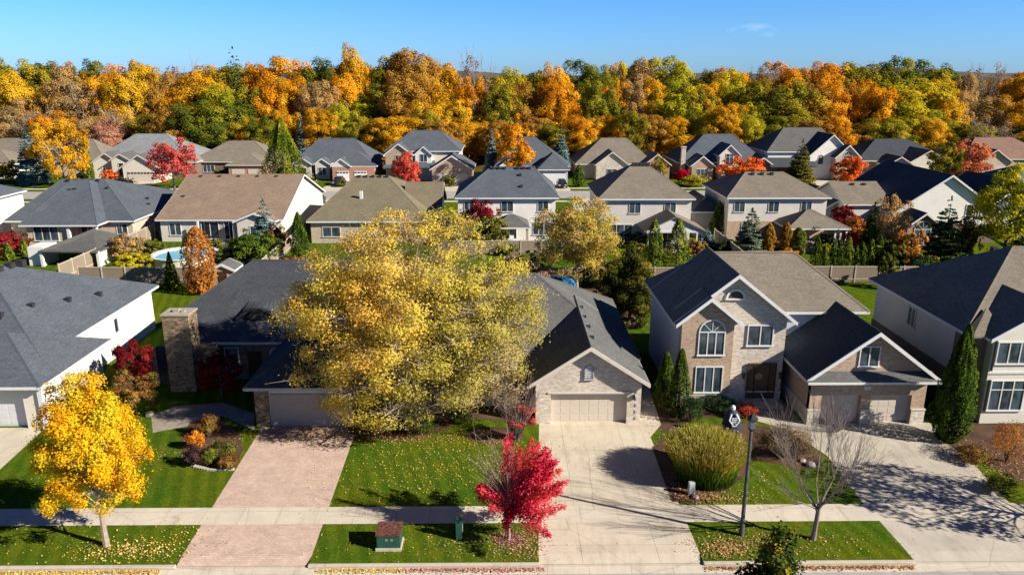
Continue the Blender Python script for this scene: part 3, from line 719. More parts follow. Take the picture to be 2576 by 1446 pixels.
# H2: dark roofed house with stone chimney
H = House('dark roofed house with a tall stone chimney, behind the pink paver driveway', -14, 50)
H.wall(BR_DARK).box(-21.3, -8, 51.4, 64, -0.2, 3.0)
H.wall(STONE).box(-21.5, -20.4, 50.2, 51.6, -0.2, 3.0)
RM = SH_GREY
H.rface(RM, [(-20.7, 50.8, 3.1), (-7.5, 50.8, 3.1), (-7.5, 58.4, 7.2), (-19.9, 58.4, 7.2), (-23.9, 54.2, 4.6)])
H.rface(RM, [(-20.7, 50.8, 3.1), (-23.9, 54.2, 4.6), (-24.2, 52.4, 2.9), (-22.2, 50.4, 2.6)])
H.rface(RM, [(-23.9, 54.2, 4.6), (-19.9, 58.4, 7.2), (-24.6, 62, 3.0), (-25.2, 55.5, 3.0)])
H.rface(RM, [(-7.5, 66, 3.1), (-24.6, 66, 3.1), (-24.6, 62, 3.0), (-19.9, 58.4, 7.2), (-7.5, 58.4, 7.2)])
T = H.roof(RM)[2]; T.box(-20.7, -7.5, 50.68, 50.8, 2.9, 3.06); T.box(-25.25, -25.1, 55.5, 62, 2.8, 3.02)
T.slab([(-22.25, 50.35, 2.62), (-20.7, 50.7, 3.08), (-20.7, 50.85, 3.08), (-22.2, 50.55, 2.62)], 0.16)
K = H.roof(RM)[3]
for a, b in (((-19.9, 58.4, 7.2), (-7.5, 58.4, 7.2)), ((-20.7, 50.8, 3.1), (-23.9, 54.2, 4.6)), ((-23.9, 54.2, 4.6), (-19.9, 58.4, 7.2))): H.capline(K, a, b)
H.vol(-15.5, -9.6, 43.7, 54, 2.85, 'hip', 0.62, BR_BEIGE, RM, oh=0.6, frontmat=SID_LIGHT)
H.wall(STONE, 'b').box(-15.62, -14.75, 43.55, 44.6, -0.1, 2.6)
H.door('S', -12.2, 43.66, 4.9, 2.2, simple('taupe garage door paint', (0.34, 0.29, 0.26), 0.5, 0.3, 0.05), 'garage_door')
H.wall(BR_DARK, 'b').box(-9.7, -8.8, 44.4, 54, -0.1, 2.8)
# eyebrow dormer with arched louvre
d = H.mb(); n = 12
for i in range(n):
    a0, a1 = math.pi*i/n, math.pi*(i+1)/n
    f_ = lambda a, k, y: (-18.0+k*1.6*math.cos(a), y, 4.15+k*0.85*math.sin(a)**1.6*1.0)
    d.poly([f_(a0, 1, 52.6), f_(a1, 1, 52.6), (f_(a1, 1, 0)[0]*0.7-18*0.3, 54.5, 5.05), (f_(a0, 1, 0)[0]*0.7-18*0.3, 54.5, 5.05)])
    d.poly([f_(a0, 1, 52.55), f_(a1, 1, 52.55), f_(a1, 0.8, 52.55), f_(a0, 0.8, 52.55)])
dm = d.build('dormer', RM, H.root)
l = H.mb(); l.poly([(-18.0+0.7*math.cos(math.pi*i/n), 52.62, 4.15+0.66*math.sin(math.pi*i/n)) for i in range(n+1)]); l.build('louvre', simple('dark louvre', (0.05, 0.045, 0.04)), dm)
H.opening('S', -19.7, 51.38, 0.7, 0.9, 1.7, 1, 1); H.opening('S', -16.6, 51.38, 1.0, 0.6, 1.3, 1, 1, arch=True, glassm=DGLASS)
H.door('S', -18.1, 51.42, 1.0, 2.1, DOOR_DK)
ch = H.mb(); ch.box(-23.35, -21.55, 49.1, 50.6, -0.2, 5.55); c = ch.build('chimney', STONE, H.root)
cc = H.mb(); cc.box(-23.42, -21.48, 49.03, 50.67, 5.55, 5.66); cc.box(-22.75, -22.35, 49.6, 50.0, 5.66, 5.85); cc.box(-22.2, -21.95, 49.6, 49.9, 5.66, 5.8); cc.build('cap', simple('weathered cap stone', (0.34, 0.3, 0.25), .9, .2, .2, 4), c)
gt = H.mb(); gt.box(-24.6, -23.4, 50.3, 50.45, 0, 2.9); gt.build('side_gate', simple('dark stained gate', (0.05, 0.05, 0.06), 0.8), H.root)
sw = H.mb(); sw.box(-25.4, -24.6, 50.2, 50.6, -0.1, 2.7); sw.build('garden_wall', BR_TAN, H.root)
H.finish(TRIM_GREY)
# H3: beige gabled garage house
H = House('single storey house with a pale gabled garage and grey roof behind the red maple', 2, 50)
H.vol(1.95, 8.6, 43.8, 54, 2.9, 'gy', 0.66, BR_PALE, SH_MID, oh=0.42, ohf=0.55, openS=[(2.9, 7.72, 2.07)])
H.vol(-8.5, 8.7, 48.2, 61.0, 2.92, 'hip', 0.60, BR_PALE, SH_MID, oh=0.5)
H.vol(-4.6, 0.4, 46.6, 53, 2.9, 'gy', 0.66, BR_PALE, SH_MID, oh=0.4)
H.door('S', 5.31, 44.18, 4.82, 2.07, GD_BEIGE, 'garage_door')
lv = H.mb(); r = 0.2; pts = [(5.05, 43.74, 3.15), (5.5, 43.74, 3.15)]+[(5.275+0.225*math.cos(math.pi*i/8), 43.74, 3.75+0.225*math.sin(math.pi*i/8)) for i in range(9)]
lv.poly(pts); lv2 = H.mb()
for i in range(5): lv2.box(5.0, 5.55, 43.69, 43.76, 3.2+i*0.14, 3.23+i*0.14)
lv2.box(4.98, 5.05, 43.68, 43.79, 3.05, 3.75); lv2.box(5.5, 5.57, 43.68, 43.79, 3.05, 3.75); lv2.box(4.95, 5.6, 43.66, 43.79, 3.02, 3.12)
o = lv.build('gable_vent', WHITE, H.root); lv2.build('louvre', TRIM_GREY, o)
H.opening('S', -2.1, 46.6, 0.9, 1.3, 1.7, 3, 2); H.opening('S', 1.2, 48.2, 0.9, 0.9, 1.5, 2, 1)
hd = H.mb(); hd.box(2.7, 7.92, 43.74, 43.799, 2.08, 2.2); hd.build('lintel', TRIM_BEIGE, H.root)
for i in range(5):
    qn = H.mb(); qn.box(8.25, 8.35, 43.755, 43.799, 0.3+i*0.45, 0.48+i*0.45); qn.build('quoin', TRIM_GREY, H.root)
H.vents([(5.55, 45.6, 5.05), (5.55, 47.7, 5.05), (5.5, 49.8, 5.05), (5.5, 52.0, 5.05)], size=0.3)
ln = H.mb(); ln.box(8.05, 8.2, 43.66, 43.79, 1.7, 2.0); ln.build('wall_lantern', BLACK, H.root)
H.finish(TRIM_BEIGE)
# H4: two-storey brick house
H = House('two storey brick house with an arched upper window, stone gable and double garage', 18, 50)
H.vol(11.5, 24.5, 49.4, 56.5, 5.8, 'hip', 0.8, SID_BLUE, SH_TAUPE, oh=0.5)
H.vol(11.52, 18.6, 47.0, 54, 5.82, 'gy', 0.8, SID_BLUE, SH_TAUPE, oh=0.5, frontmat=BR_PALE, ohf=0.5)
H.vol(11.56, 14.98, 46.45, 48, 5.84, 'gy', 0.82, BR_TAN, SH_TAUPE, oh=0.48, ohf=0.4, frontmat=BR_TAN)
H.vol(19.2, 26.5, 43.6, 54, 3.2, 'gy', 0.75, BR_TAN, SH_GREY, oh=0.5, ohf=0.5, openS=[(19.95, 22.45, 1.98), (23.05, 25.65, 1.98)])  # garage roof in darker shingles: shade on its slopes put into the colour
# base courses and corner piers of pale stone
for x0, x1, y0, y1, zt in ((11.5, 15.02, 46.38, 46.9, .75), (15.025, 18.6, 46.93, 47.3, .75), (19.13, 19.9, 43.53, 43.95, .95), (22.5, 23.0, 43.53, 43.95, .95), (25.7, 26.57, 43.53, 43.95, .95), (19.13, 19.19, 43.955, 50, .95)):
    st = H.mb(); st.box(x0, x1, y0, y1, -0.1, zt); o = st.build('stone_base', STONE_P, H.root)
    cp = H.mb(); cp.box(x0-0.03, x1+0.03, y0-0.04, y1-0.01, zt, zt+0.09); cp.build('coping', TRIM_BEIGE, o)
# pent roof across the garage gable
H.rface(SH_MID, [(18.75, 42.95, 3.12), (26.95, 42.95, 3.12), (26.6, 43.62, 3.62), (19.1, 43.62, 3.62)], 0.08)
H.roof(SH_MID)[2].box(18.7, 27.0, 42.9, 42.96, 2.98, 3.12)
H.door('S', 21.2, 43.98, 2.5, 1.98, GD_BEIGE, 'garage_door'); H.door('S', 24.35, 43.98, 2.6, 1.98, GD_BEIGE, 'garage_door')
H.opening('S', 13.55, 46.45, 3.65, 1.62, 2.35, 3, 1, arch=True); H.opening('S', 13.55, 46.45, 1.0, 1.7, 1.75, 3, 1)
H.opening('S', 16.9, 46.98, 4.1, 1.6, 1.35, 2, 1); H.opening('S', 22.6, 43.6, 3.95, 1.15, 1.25, 2, 1)
lu = H.mb(); lu.poly([(15.05+0.52*math.cos(math.pi*i/10), 46.93, 7.35+0.5*math.sin(math.pi*i/10)) for i in range(11)])
o = lu.build('gable_vent', simple('dark louvre', (0.05, 0.045, 0.04)), H.root); lf = H.mb()
for i in range(10):
    a0, a1 = math.pi*i/10, math.pi*(i+1)/10
    lf.poly([(15.05+k*math.cos(a), 46.9, 7.35+k*math.sin(a)) for k, a in ((0.5, a0), (0.64, a0), (0.64, a1), (0.5, a1))])
lf.box(14.38, 15.72, 46.86, 46.97, 7.25, 7.35); lf.build('frame', WHITE, o)
# dark entry doors with side lights
en = H.mb(); en.box(16.35, 18.15, 46.9, 46.99, 0.3, 2.75); o = en.build('door', DOOR_DK, H.root)
ef = H.mb()
for x in (16.25, 16.72, 17.72, 18.12): ef.box(x, x+0.06, 46.84, 46.93, 0.3, 2.8)
ef.box(16.25, 18.18, 46.84, 46.93, 2.75, 2.85); ef.build('frame', simple('brown door frame', (0.07, 0.045, 0.03)), o)
wr = H.mb(); wr.lathe([(0.22, 0), (0.26, 0.05), (0.22, 0.08)], 17.0, 0, 12)
wv = [(v[0], v[1], v[2]) for v in wr.v]; wr.v = [(v[0], 46.86-50-v[2]*1.0, 1.95+(v[1]+50)) for v in wv]; tag(wr.build('wreath', simple('dried wreath', (0.32, 0.22, 0.06)), H.root))
for x in (15.95, 18.42):
    ln = H.mb(); ln.box(x, x+0.14, 46.8, 46.96, 1.75, 2.1); ln.box(x-0.03, x+0.17, 46.78, 46.98, 2.1, 2.14); ln.build('wall_lantern', BLACK, H.root)
# the number plate above the doors
npm = H.mb(); npm.box(22.55, 22.95, 43.57, 43.6, 2.35, 2.6); npm.build('number_plate', TRIM_BEIGE, H.root)
stp = H.mb(); stp.box(16.0, 18.5, 45.9, 46.95, -0.05, 0.16); stp.build('step', STONE_P, H.root)
H.finish()
# H5: right edge two-storey house
H = House('two storey stucco fronted house with white multi pane windows at the right edge', 34, 50)
H.vol(29.4, 43.5, 45.0, 57.0, 5.8, 'hip', 0.62, SID_LIGHT, SH_TAUPE, oh=0.5)
H.vol(30.2, 36.0, 43.6, 52, 5.83, 'gy', 0.62, STUCCO, SH_TAUPE, oh=0.5)
H.wall(BR_DARK).box(29.36, 30.19, 44.2, 46.2, -0.2, 5.75); H.rface(SH_TAUPE, [(28.9, 43.7, 5.8), (31, 43.7, 5.8), (31, 46, 7.0), (28.9, 44.5, 5.86)], 0.1)
H.wall(BR_DARK, 'b').box(29.3, 29.4, 46.2, 57.0, -0.2, 2.6)
H.opening('S', 31.6, 43.6, 4.1, 2.1, 1.35, 3, 1); H.opening('S', 31.6, 43.6, 0.95, 2.1, 1.95, 3, 2)
H.opening('S', 34.6, 43.6, 0.95, 1.6, 1.95, 2, 2); H.opening('W', 51.5, 29.4, 3.9, 0.9, 1.3, 2, 1)
bc = H.mb(); bc.box(30.15, 36.05, 43.53, 43.6, 3.4, 3.55); bc.build('belt_course', WHITE, H.root)
for a in ((30.32, 30.40, 43.5, 43.58, 0.9, 3.0), (30.3, 30.38, 43.5, 43.58, 3.6, 5.6)):
    sp = H.mb(); sp.box(*a); sp.build('downspout', BLACK, H.root)
H.vents([(35.2, 52.6, 9.2), (36.2, 52.4, 9.2)], size=0.35)
H.finish()

# ------------------------------------------------------------------ middle row: the backs of the next houses
def post(H, x, y, z0, z1, mat, s=0.16, name='post'):
    m = H.mb(); m.box(x-s/2, x+s/2, y-s/2, y+s/2, z0, z1); m.build(name, mat, H.root)
H = House('white walled two storey house corner cut by the left edge, beyond the long white house', -73, 98)
H.hipc(-82, -66.2, 90, 105.2, 5.8, (-74.6, 97.4, 9.4), (-73.6, 97.4, 9.4), SH_BLUE, SID_WHITE); H.finish()
H = House('blue grey hip roofed bungalow with five ridge vents and a raised back deck', -56, 105)
H.hipc(-64.6, -47.9, 96.8, 119, 3.05, (-62.9, 108.2, 6.9), (-57.0, 108.2, 6.9), SH_BLUE, BR_BEIGE, oh=0.5)
H.hipc(-61.2, -51.3, 94.2, 112, 3.0, (-60.4, 106.2, 7.0), (-58.2, 106.6, 7.0), SH_BLUE, None, oh=0.5)
H.wall(BR_BEIGE).box(-60.6, -55.5, 94.8, 97.4, -0.2, 2.9)
H.opening('S', -58.2, 94.8, 0.9, 3.0, 1.8, 3, 1); H.opening('S', -49.8, 97.3, 1.2, 1.3, 1.3, 2, 1)
H.opening('S', -54.2, 97.3, 0.6, 1.8, 2.1, 2, 1, name='patio_door', glassm=DGLASS, sill=False); H.opening('E', 101, -48.4, 1.2, .6, 1.0, 1, 1)
for x, y in ((-51.7, 94.6), (-55.2, 94.6)): post(H, x, y, 0, 2.8, WHITE, 0.35)
dk = H.mb(); dk.box(-55.4, -49.5, 93.6, 97.2, 0.35, 0.5); dk.build('deck', simple('reddish deck boards', (0.16, 0.07, 0.06), 0.8), H.root)
for i in range(14):
    m = H.mb(); m.box(-51.3+i*0.14, -51.27+i*0.14, 93.62, 93.65, 0.5, 1.4); m.build('baluster', BLACK, H.root)
H.vents([(-61.6+i*1.05, 107.4, 6.75) for i in range(5)]+[(-55.2, 105.4, 5.9), (-59.4, 103.6, 5.9), (-58.8, 103.8, 6.0), (-50.6, 107, 4.2), (-49.6, 105, 3.7)], size=0.36)
H.finish()
H = House('brown gable roofed bungalow with a white end wall behind the round pool', -37, 108)
H.vol(-45.1, -29.3, 98.0, 121.5, 3.0, 'gx', 0.355, SID_LIGHT, SH_BROWN, oh=0.45, wallend=SID_WHITE)
H.vol(-34.6, -29.9, 96.6, 104, 3.0, 'gy', 0.42, SID_LIGHT, SH_BROWN, oh=0.4)
H.wall(SID_TAUPE).box(-39.9, -34.7, 97.9, 97.99, 0, 2.9)
H.opening('S', -43.2, 98.0, 0.9, 1.4, 1.5, 2, 1); H.opening('S', -38.6, 97.9, 0.4, 2.2, 2.2, 2, 1, name='patio_door', glassm=DGLASS, sill=False); H.opening('S', -36.1, 97.9, 0.4, 1.2, 2.2, 2, 1, glassm=DGLASS)
H.opening('S', -32.2, 96.6, 0.9, 1.4, 1.4, 2, 1)
for x in (-39.8, -35.2): post(H, x, 97.0, 0, 2.9, WHITE, 0.22)
H.vents([(-43.5+i*2.7, 109.1, 7.0) for i in range(5)]+[(-44, 103.5, 5.0)], size=0.36)
H.finish()
H = House('olive tan hip roofed bungalow just behind the top of the big yellow tree', -18, 108)
H.hipc(-25.6, -9.7, 96.4, 120, 3.0, (-21.4, 110, 7.1), (-16.9, 110, 7.1), SH_TAN, BR_BEIGE)
H.vol(-13.6, -9.0, 103, 113, 3.1, 'gx', 0.62, SID_CREAM, SH_TAN, oh=0.4)
H.opening('S', -22.5, 96.85, 0.9, 2.2, 1.2, 2, 1); H.opening('S', -13.5, 96.85, 0.9, 1.4, 1.2, 2, 1)
sk = H.mb(); sk.box(-19.7, -19.3, 102.6, 103.0, 4.6, 5.9); sk.build('vent_pipe', WHITE, H.root)
H.vents([(-20.9+i*1.0, 109.4, 6.95) for i in range(5)], size=0.36)
H.finish()
H = House('white two storey house with a slate grey hip roof and small back porch', 0, 104)
H.hipc(-6.5, 7.2, 97.8, 111.2, 5.8, (-1.8, 104.4, 9.0), (4.0, 104.4, 9.0), SH_BLUE, SID_WHITE)
H.hipc(-1.5, 3.2, 93.6, 98.6, 2.7, (0.7, 96.2, 3.9), (1.2, 96.2, 3.9), SH_MID, None)
for x in (-1.2, 2.9): post(H, x, 93.9, 0, 2.6, SID_TAUPE, 0.3)
H.opening('S', 0.4, 98.25, 3.9, 1.5, 1.3, 2, 1); H.opening('S', 5.1, 98.25, 3.9, 1.3, 1.3, 2, 1); H.opening('S', -4.6, 98.25, 3.9, 1.2, 1.2, 2, 1)
H.opening('S', 4.9, 98.25, 0.8, 2.1, 1.6, 3, 1, frame=GD_WHITE); H.opening('S', 0.7, 98.25, 0.2, 1.8, 2.1, 2, 1, name='patio_door', glassm=DGLASS, sill=False)
H.vents([(-1.5+i*0.8, 103.9, 8.85) for i in range(3)]+[(1.9+i*0.8, 103.9, 8.85) for i in range(3)]+[(2.2, 102.4, 8.1), (2.3, 100.0, 6.9)], size=0.34)
H.finish()
H = House('pale two storey house with a steep taupe hip roof and gabled patio on posts', 18, 104)
H.hipc(12.1, 24.8, 96.7, 110.2, 5.8, (17.5, 103.5, 9.45), (19.5, 103.5, 9.45), SH_TAUPE, SID_LIGHT)
H.opening('S', 17.0, 97.15, 3.85, 1.4, 1.3, 2, 1, frame=SID_LIGHT); H.opening('S', 21.6, 97.15, 3.85, 1.4, 1.3, 2, 1, frame=SID_LIGHT); H.opening('S', 15.2, 97.15, 0.7, 3.0, 1.6, 3, 1)
H.vol(17.9, 24.9, 92.2, 97.6, 2.5, 'none', 0, SID_LIGHT, SH_TAUPE) if False else None
Rf = SH_TAUPE
H.rface(Rf, [(17.3, 91.7, 2.5), (17.3, 97.1, 2.5), (21.2, 97.1, 4.4), (21.2, 91.7, 4.4)], 0.15); H.rface(Rf, [(25.2, 97.1, 2.5), (25.2, 91.7, 2.5), (21.2, 91.7, 4.4), (21.2, 97.1, 4.4)], 0.15)
g = H.mb(); g.poly([(17.9, 91.95, 2.55), (24.6, 91.95, 2.55), (21.2, 91.95, 4.25)]); g.box(17.7, 24.9, 91.9, 92.0, 2.3, 2.55); g.build('porch_gable', WHITE, H.root)
for x in (17.9, 21.2, 24.0, 24.7): post(H, x, 92.0, 0, 2.4, WHITE, 0.18)
H.vents([(17.6+i*0.5, 103.2, 9.4) for i in range(5)], size=0.4)
H.opening('S', 21.5, 97.15, 0.2, 2.0, 2.1, 2, 1, name='patio_door', glassm=DGLASS, sill=False)
H.finish()
H = House('pale two storey house with three small upper windows and a hipped patio roof, brick below', 35, 104)
H.hipc(29.0, 42.8, 97.5, 110.5, 5.8, (33.1, 103.6, 8.35), (38.3, 103.6, 8.35), SH_TAUPE, SID_LIGHT)
H.wall(BR_TAN).box(29.43, 42.37, 97.9, 97.949, -0.1, 2.6)
H.vol(25.8, 29.4, 101.0, 111, 3.4, 'hip', 0.75, SID_TAUPE, SH_GREY, oh=0.4)
for x in (30.9, 35.4, 39.7): H.opening('S', x, 97.95, 3.85, 1.3, 1.25, 2, 1, frame=SID_LIGHT)
H.opening('S', 32.3, 97.9, 0.5, 1.8, 1.8, 2, 1)
H.hipc(35.6, 43.6, 92.8, 98.4, 2.65, (39.0, 95.8, 4.5), (39.6, 95.8, 4.5), SH_TAUPE, None)
for x in (36.0, 41.8, 42.5, 43.2): post(H, x, 93.2, 0, 2.5, WHITE, 0.2)
H.opening('S', 38.6, 97.9, 0.2, 2.6, 2.1, 3, 1, name='patio_door', glassm=DGLASS, sill=False)
H.vents([(33.9, 102.9, 8.15), (35.2, 102.9, 8.15), (36.5, 102.9, 8.15)], size=0.36)
H.finish()
H = House('low grey sided house with a dark roof left of the white gabled house', 46, 106)
H.vol(43.6, 49.3, 102, 114, 3.3, 'gy', 0.6, SID_BLUE, SH_GREY, oh=0.4); H.opening('E', 104, 49.3, 1.5, .7, 1.1, 1, 1); H.opening('S', 47.5, 102, 1.4, .6, 1.0, 1, 1); H.finish()
H = House('white gabled house with a wide navy shaded roof slope behind the tall green spruce', 57, 103)
H.vol(50.5, 64.0, 96.3, 113, 4.0, 'gy', 0.68, SID_WHITE, SH_GREY, oh=0.45)
H.vol(45.6, 51.5, 99.5, 110, 4.6, 'gx', 0.4, SID_LIGHT, SH_TAUPE, oh=0.4)
H.vol(50.6, 54.6, 92.6, 97, 2.9, 'gy', 0.75, BR_RED, SH_GREY, oh=0.35)
H.wall(BR_DARK).box(50.45, 64.05, 96.2, 96.28, -0.1, 2.4)
H.opening('S', 52.5, 92.6, 0.5, 2.0, 3.0, 3, 1, arch=True); H.opening('S', 60.3, 96.3, 3.6, 0.8, 1.4, 1, 1, glassm=DGLASS)
H.opening('S', 57.0, 96.2, 0.2, 2.2, 2.0, 2, 1, name='patio_door', glassm=DGLASS, sill=False)
H.vents([(48.2, 103.9, 6.5), (49.8, 103.9, 6.5)], size=0.36)
H.finish()
H = House('dark roofed house with a pale grey roof face behind the yellow green tree at right', 76, 108)
H.hipc(66.5, 86, 98.5, 116, 5.0, (73.5, 107, 9.0), (78, 107, 9.0), SH_MID, SID_LIGHT); H.vol(66, 72, 100, 112, 4.6, 'gy', 0.8, SID_LIGHT, SH_GREY)
H.vents([(74.2, 106.4, 8.8), (75.6, 106.4, 8.8)], size=0.36); H.finish()

# ------------------------------------------------------------------ far row: fronts along the next street
def garage(H, c, y, w, mat, h=2.15, lights=False): H.door('S', c, y-0.03, w, h, mat, 'garage_door', lights=lights)
H = House('tan roofed white house behind the blue spruce at the far left', -110, 168)
H.hipc(-121, -98, 166, 182, 3.2, (-113, 174, 7.2), (-106, 174, 7.2), SH_TAUPE, SID_WHITE); H.vol(-112, -103, 160, 170, 3, 'hip', 0.5, SID_WHITE, SH_TAUPE); garage(H, -107.5, 160, 5, GD_WHITE); H.vol(-119, -113.5, 163.5, 168, 3, 'gy', 0.5, SID_WHITE, SH_TAUPE); H.opening('S', -116.2, 163.5, 0.8, 1.8, 1.5); H.finish()
H = House('tan roofed house mostly hidden by the narrow yellow green cedar', -91, 168)
H.hipc(-98, -85.5, 164, 176, 3.2, (-93, 170, 7.4), (-90.5, 170, 7.4), SH_TAUPE, BR_BEIGE); H.opening('S', -88, 164.45, 0.8, 1.6, 1.5); H.finish()
H = House('light grey roofed house with several cream front gables and a wide beige garage door', -77, 163)
SH_PALE = shingle('pale grey shingles', (0.22, 0.23, 0.25))
H.hipc(-87, -64.5, 160, 176, 3.4, (-79.5, 167, 8.7), (-73, 167, 8.7), SH_PALE, BR_DARK)
H.vol(-84.5, -79.0, 157.2, 163, 3.4, 'gy', 0.7, STUCCO, SH_MID); H.vol(-80.2, -76.4, 156.2, 162, 4.2, 'gy', 0.6, STUCCO, SH_MID, oh=0.35)
H.vol(-76.9, -69.9, 153.8, 163, 3.0, 'gy', 0.66, STUCCO, SH_MID); garage(H, -73.4, 153.8, 5.2, GD_BEIGE, 2.2, True)
H.opening('S', -81.8, 157.2, 0.8, 1.8, 1.6); H.opening('S', -78.3, 156.2, 1.0, 1.0, 2.6, 1, 1, glassm=DGLASS); H.opening('S', -86, 160.45, 1, 1, 1.3); H.finish(TRIM_BEIGE)
H = House('low taupe hip roofed house to the right of the big pink red maple', -58, 165)
H.hipc(-67.6, -49.0, 163.5, 177, 3.1, (-60.5, 169.5, 7.0), (-55, 169.5, 7.0), SH_TAUPE, BR_DARK); H.vol(-57.2, -49.9, 158.2, 168, 3.05, 'hip', 0.42, BR_RED, SH_TAUPE)
garage(H, -55.3, 158.2, 2.6, GD_BEIGE); garage(H, -51.9, 158.2, 2.6, GD_BEIGE); H.opening('S', -63.5, 163.95, 0.8, 2.4, 1.5, 3, 1); H.door('S', -59.6, 163.9, 1.1, 2.1, DOOR_DK); H.finish(TRIM_BEIGE)
H = House('grey roofed brick bungalow with two white garage doors and small white front gables', -35, 163)
H.hipc(-44.6, -27.3, 160.5, 175, 3.2, (-40.0, 167, 7.7), (-32.5, 167, 7.7), SH_BLUE, BR_DARK)
H.vol(-34.9, -26.4, 155.6, 165, 3.1, 'hip', 0.5, BR_RED, SH_BLUE); H.vol(-35.0, -31.4, 154.9, 158, 3.1, 'gy', 0.75, WHITE, SH_BLUE, oh=0.3, frontmat=WHITE)
H.wall(BR_RED).box(-35.0, -26.4, 154.86, 155.58, -0.1, 2.95); garage(H, -32.9, 154.86, 2.5, GD_WHITE, 2.1, True); garage(H, -29.3, 154.86, 2.5, GD_WHITE, 2.1, True)
H.vol(-43.6, -40.2, 158.4, 161, 3.1, 'gy', 0.7, SID_LIGHT, SH_BLUE, oh=0.35); H.vol(-39.3, -36.4, 158.4, 161, 3.1, 'gy', 0.7, SID_LIGHT, SH_BLUE, oh=0.3)
H.opening('S', -37.9, 158.4, 0.8, 1.5, 1.6); H.door('S', -41.9, 158.35, 1.4, 2.3, DOOR_DK); H.finish()
H = House('two storey slate roofed house with a tan gabled garage behind the small red maple', -15, 160)
H.hipc(-24.6, -8.8, 157.5, 171, 5.9, (-19.5, 164, 9.6), (-13.8, 164, 9.6), SH_BLUE, SID_CREAM)
H.vol(-24.2, -18.8, 155.6, 162, 5.3, 'gy', 0.75, BR_TAN, SH_BLUE, oh=0.35); H.vol(-18.2, -14.9, 156.4, 160, 5.2, 'gy', 0.9, WHITE, SH_BLUE, oh=0.3)
H.vol(-14.3, -6.4, 150.3, 160, 3.0, 'gy', 0.62, BR_TAN, SH_BLUE); garage(H, -12.1, 150.3, 2.7, GD_BEIGE); garage(H, -8.6, 150.3, 2.7, GD_BEIGE)
H.rface(SH_BLUE, [(-24.6, 154.2, 2.9), (-14.2, 154.2, 2.9), (-14.2, 157.6, 3.9), (-24.6, 157.6, 3.9)]); H.opening('S', -21.5, 155.6, 3.9, 1.3, 1.3); H.opening('S', -16.5, 156.4, 3.8, 1.4, 1.5); H.opening('S', -17, 157.9, .8, 2, 1.5); H.finish()
H = House('steep blue grey roofed house with a white garage right of the orange tree', 6, 158)
H.hipc(-2.0, 13.3, 154.0, 168, 3.2, (3.0, 162, 8.4), (6.5, 162, 8.4), SH_BLUE, SID_CREAM); H.vol(6.9, 12.6, 149.9, 158, 3.05, 'hip', 0.85, SID_BLUE, SH_BLUE); garage(H, 9.9, 149.9, 4.4, GD_WHITE); H.vol(-1, 3, 152.5, 156, 3.1, 'gy', 0.7, WHITE, SH_BLUE); H.finish()
H = House('taupe roofed house with a mottled stone gable and a pink brick wing', 24, 162)
H.hipc(14.8, 31.5, 158.5, 173, 3.1, (21.0, 165, 7.9), (26.4, 165, 7.9), SH_TAUPE, BR_BEIGE); H.vol(19.0, 25.4, 156.0, 163, 3.2, 'gy', 0.75, STONE_P, SH_TAUPE, oh=0.35)
H.vol(29.0, 34.2, 156.5, 166, 3.1, 'gy', 0.75, BR_RED, SH_TAUPE, oh=0.35); H.opening('S', 22.2, 156, 0.8, 2, 1.5); H.opening('S', 31.6, 156.5, .8, 1.8, 1.5); H.finish(TRIM_BEIGE)
H = House('grey roofed house with a cream front dormer and a slim pale chimney', 46, 162)
H.hipc(36.5, 55.5, 159.5, 174, 3.3, (43.5, 166.5, 8.6), (49.5, 166.5, 8.6), SH_BLUE, BR_DARK)
H.vol(44.8, 48.8, 157.6, 164, 4.9, 'gy', 0.95, STUCCO, SH_BLUE, oh=0.35); H.opening('S', 46.8, 157.6, 3.0, 1.5, 2.2, 2, 2); H.opening('S', 46.8, 157.6, .7, 1.5, 1.3, 2, 1)
H.vol(38.6, 43.0, 155.6, 161, 3.0, 'gy', 0.8, BR_TAN, SH_BLUE, oh=0.35); H.opening('S', 40.8, 155.6, .8, 2.2, 1.5, 3, 1); H.vol(51.2, 55.2, 155.8, 162, 3.0, 'gy', 0.7, BR_RED, SH_BLUE)
c = H.mb(); c.box(37.0, 37.9, 158.6, 159.5, 0, 6.4); o = c.build('chimney', STONE_P, H.root); c = H.mb(); c.box(36.9, 38.0, 158.5, 159.6, 6.4, 6.6); c.build('cap', KERB, o); H.finish()
H = House('white gabled two storey house with a round topped window behind the red orange maple', 65, 162)
H.hipc(54.8, 73.5, 158.5, 173, 5.6, (60.5, 166, 10.0), (68, 166, 10.0), SH_MID, SID_WHITE); H.vol(63.2, 71.8, 156.6, 166, 4.9, 'gy', 0.92, SID_WHITE, SH_GREY, oh=0.4)
H.vol(67.6, 72.4, 154.4, 160, 4.7, 'gy', 0.95, BR_BEIGE, SH_GREY, oh=0.35); H.opening('S', 70.0, 154.4, 3.6, 1.7, 2.4, 2, 1, arch=True); H.opening('S', 65.4, 156.6, 3.2, 1.0, 1.9, 1, 1, arch=True); H.opening('S', 70, 154.4, .8, 1.9, 1.5)
H.rface(SH_GREY, [(54.5, 154.5, 2.9), (64, 154.5, 2.9), (64, 158, 4.4), (54.5, 158, 4.4)]); H.wall(BR_DARK, 'b').box(57, 63, 155.4, 158, -.1, 2.8); H.finish()
H = House('dark roofed bungalow with a cream front gable left of the two dark pines', 85, 168)
H.hipc(76, 97, 163, 178, 3.2, (83, 170.5, 7.2), (90, 170.5, 7.2), SH_GREY, BR_TAN); H.vol(85.5, 93.5, 159.5, 168, 3.1, 'gy', 0.6, STUCCO, SH_TAUPE, frontmat=STUCCO); H.vol(80.5, 85.2, 158.2, 164, 2.9, 'gy', 0.6, STUCCO, SH_GREY); garage(H, 89.5, 159.5, 5, GD_BEIGE); H.finish(TRIM_BEIGE)
H = House('reddish brown roofed house at the right edge below the woods', 111, 172)
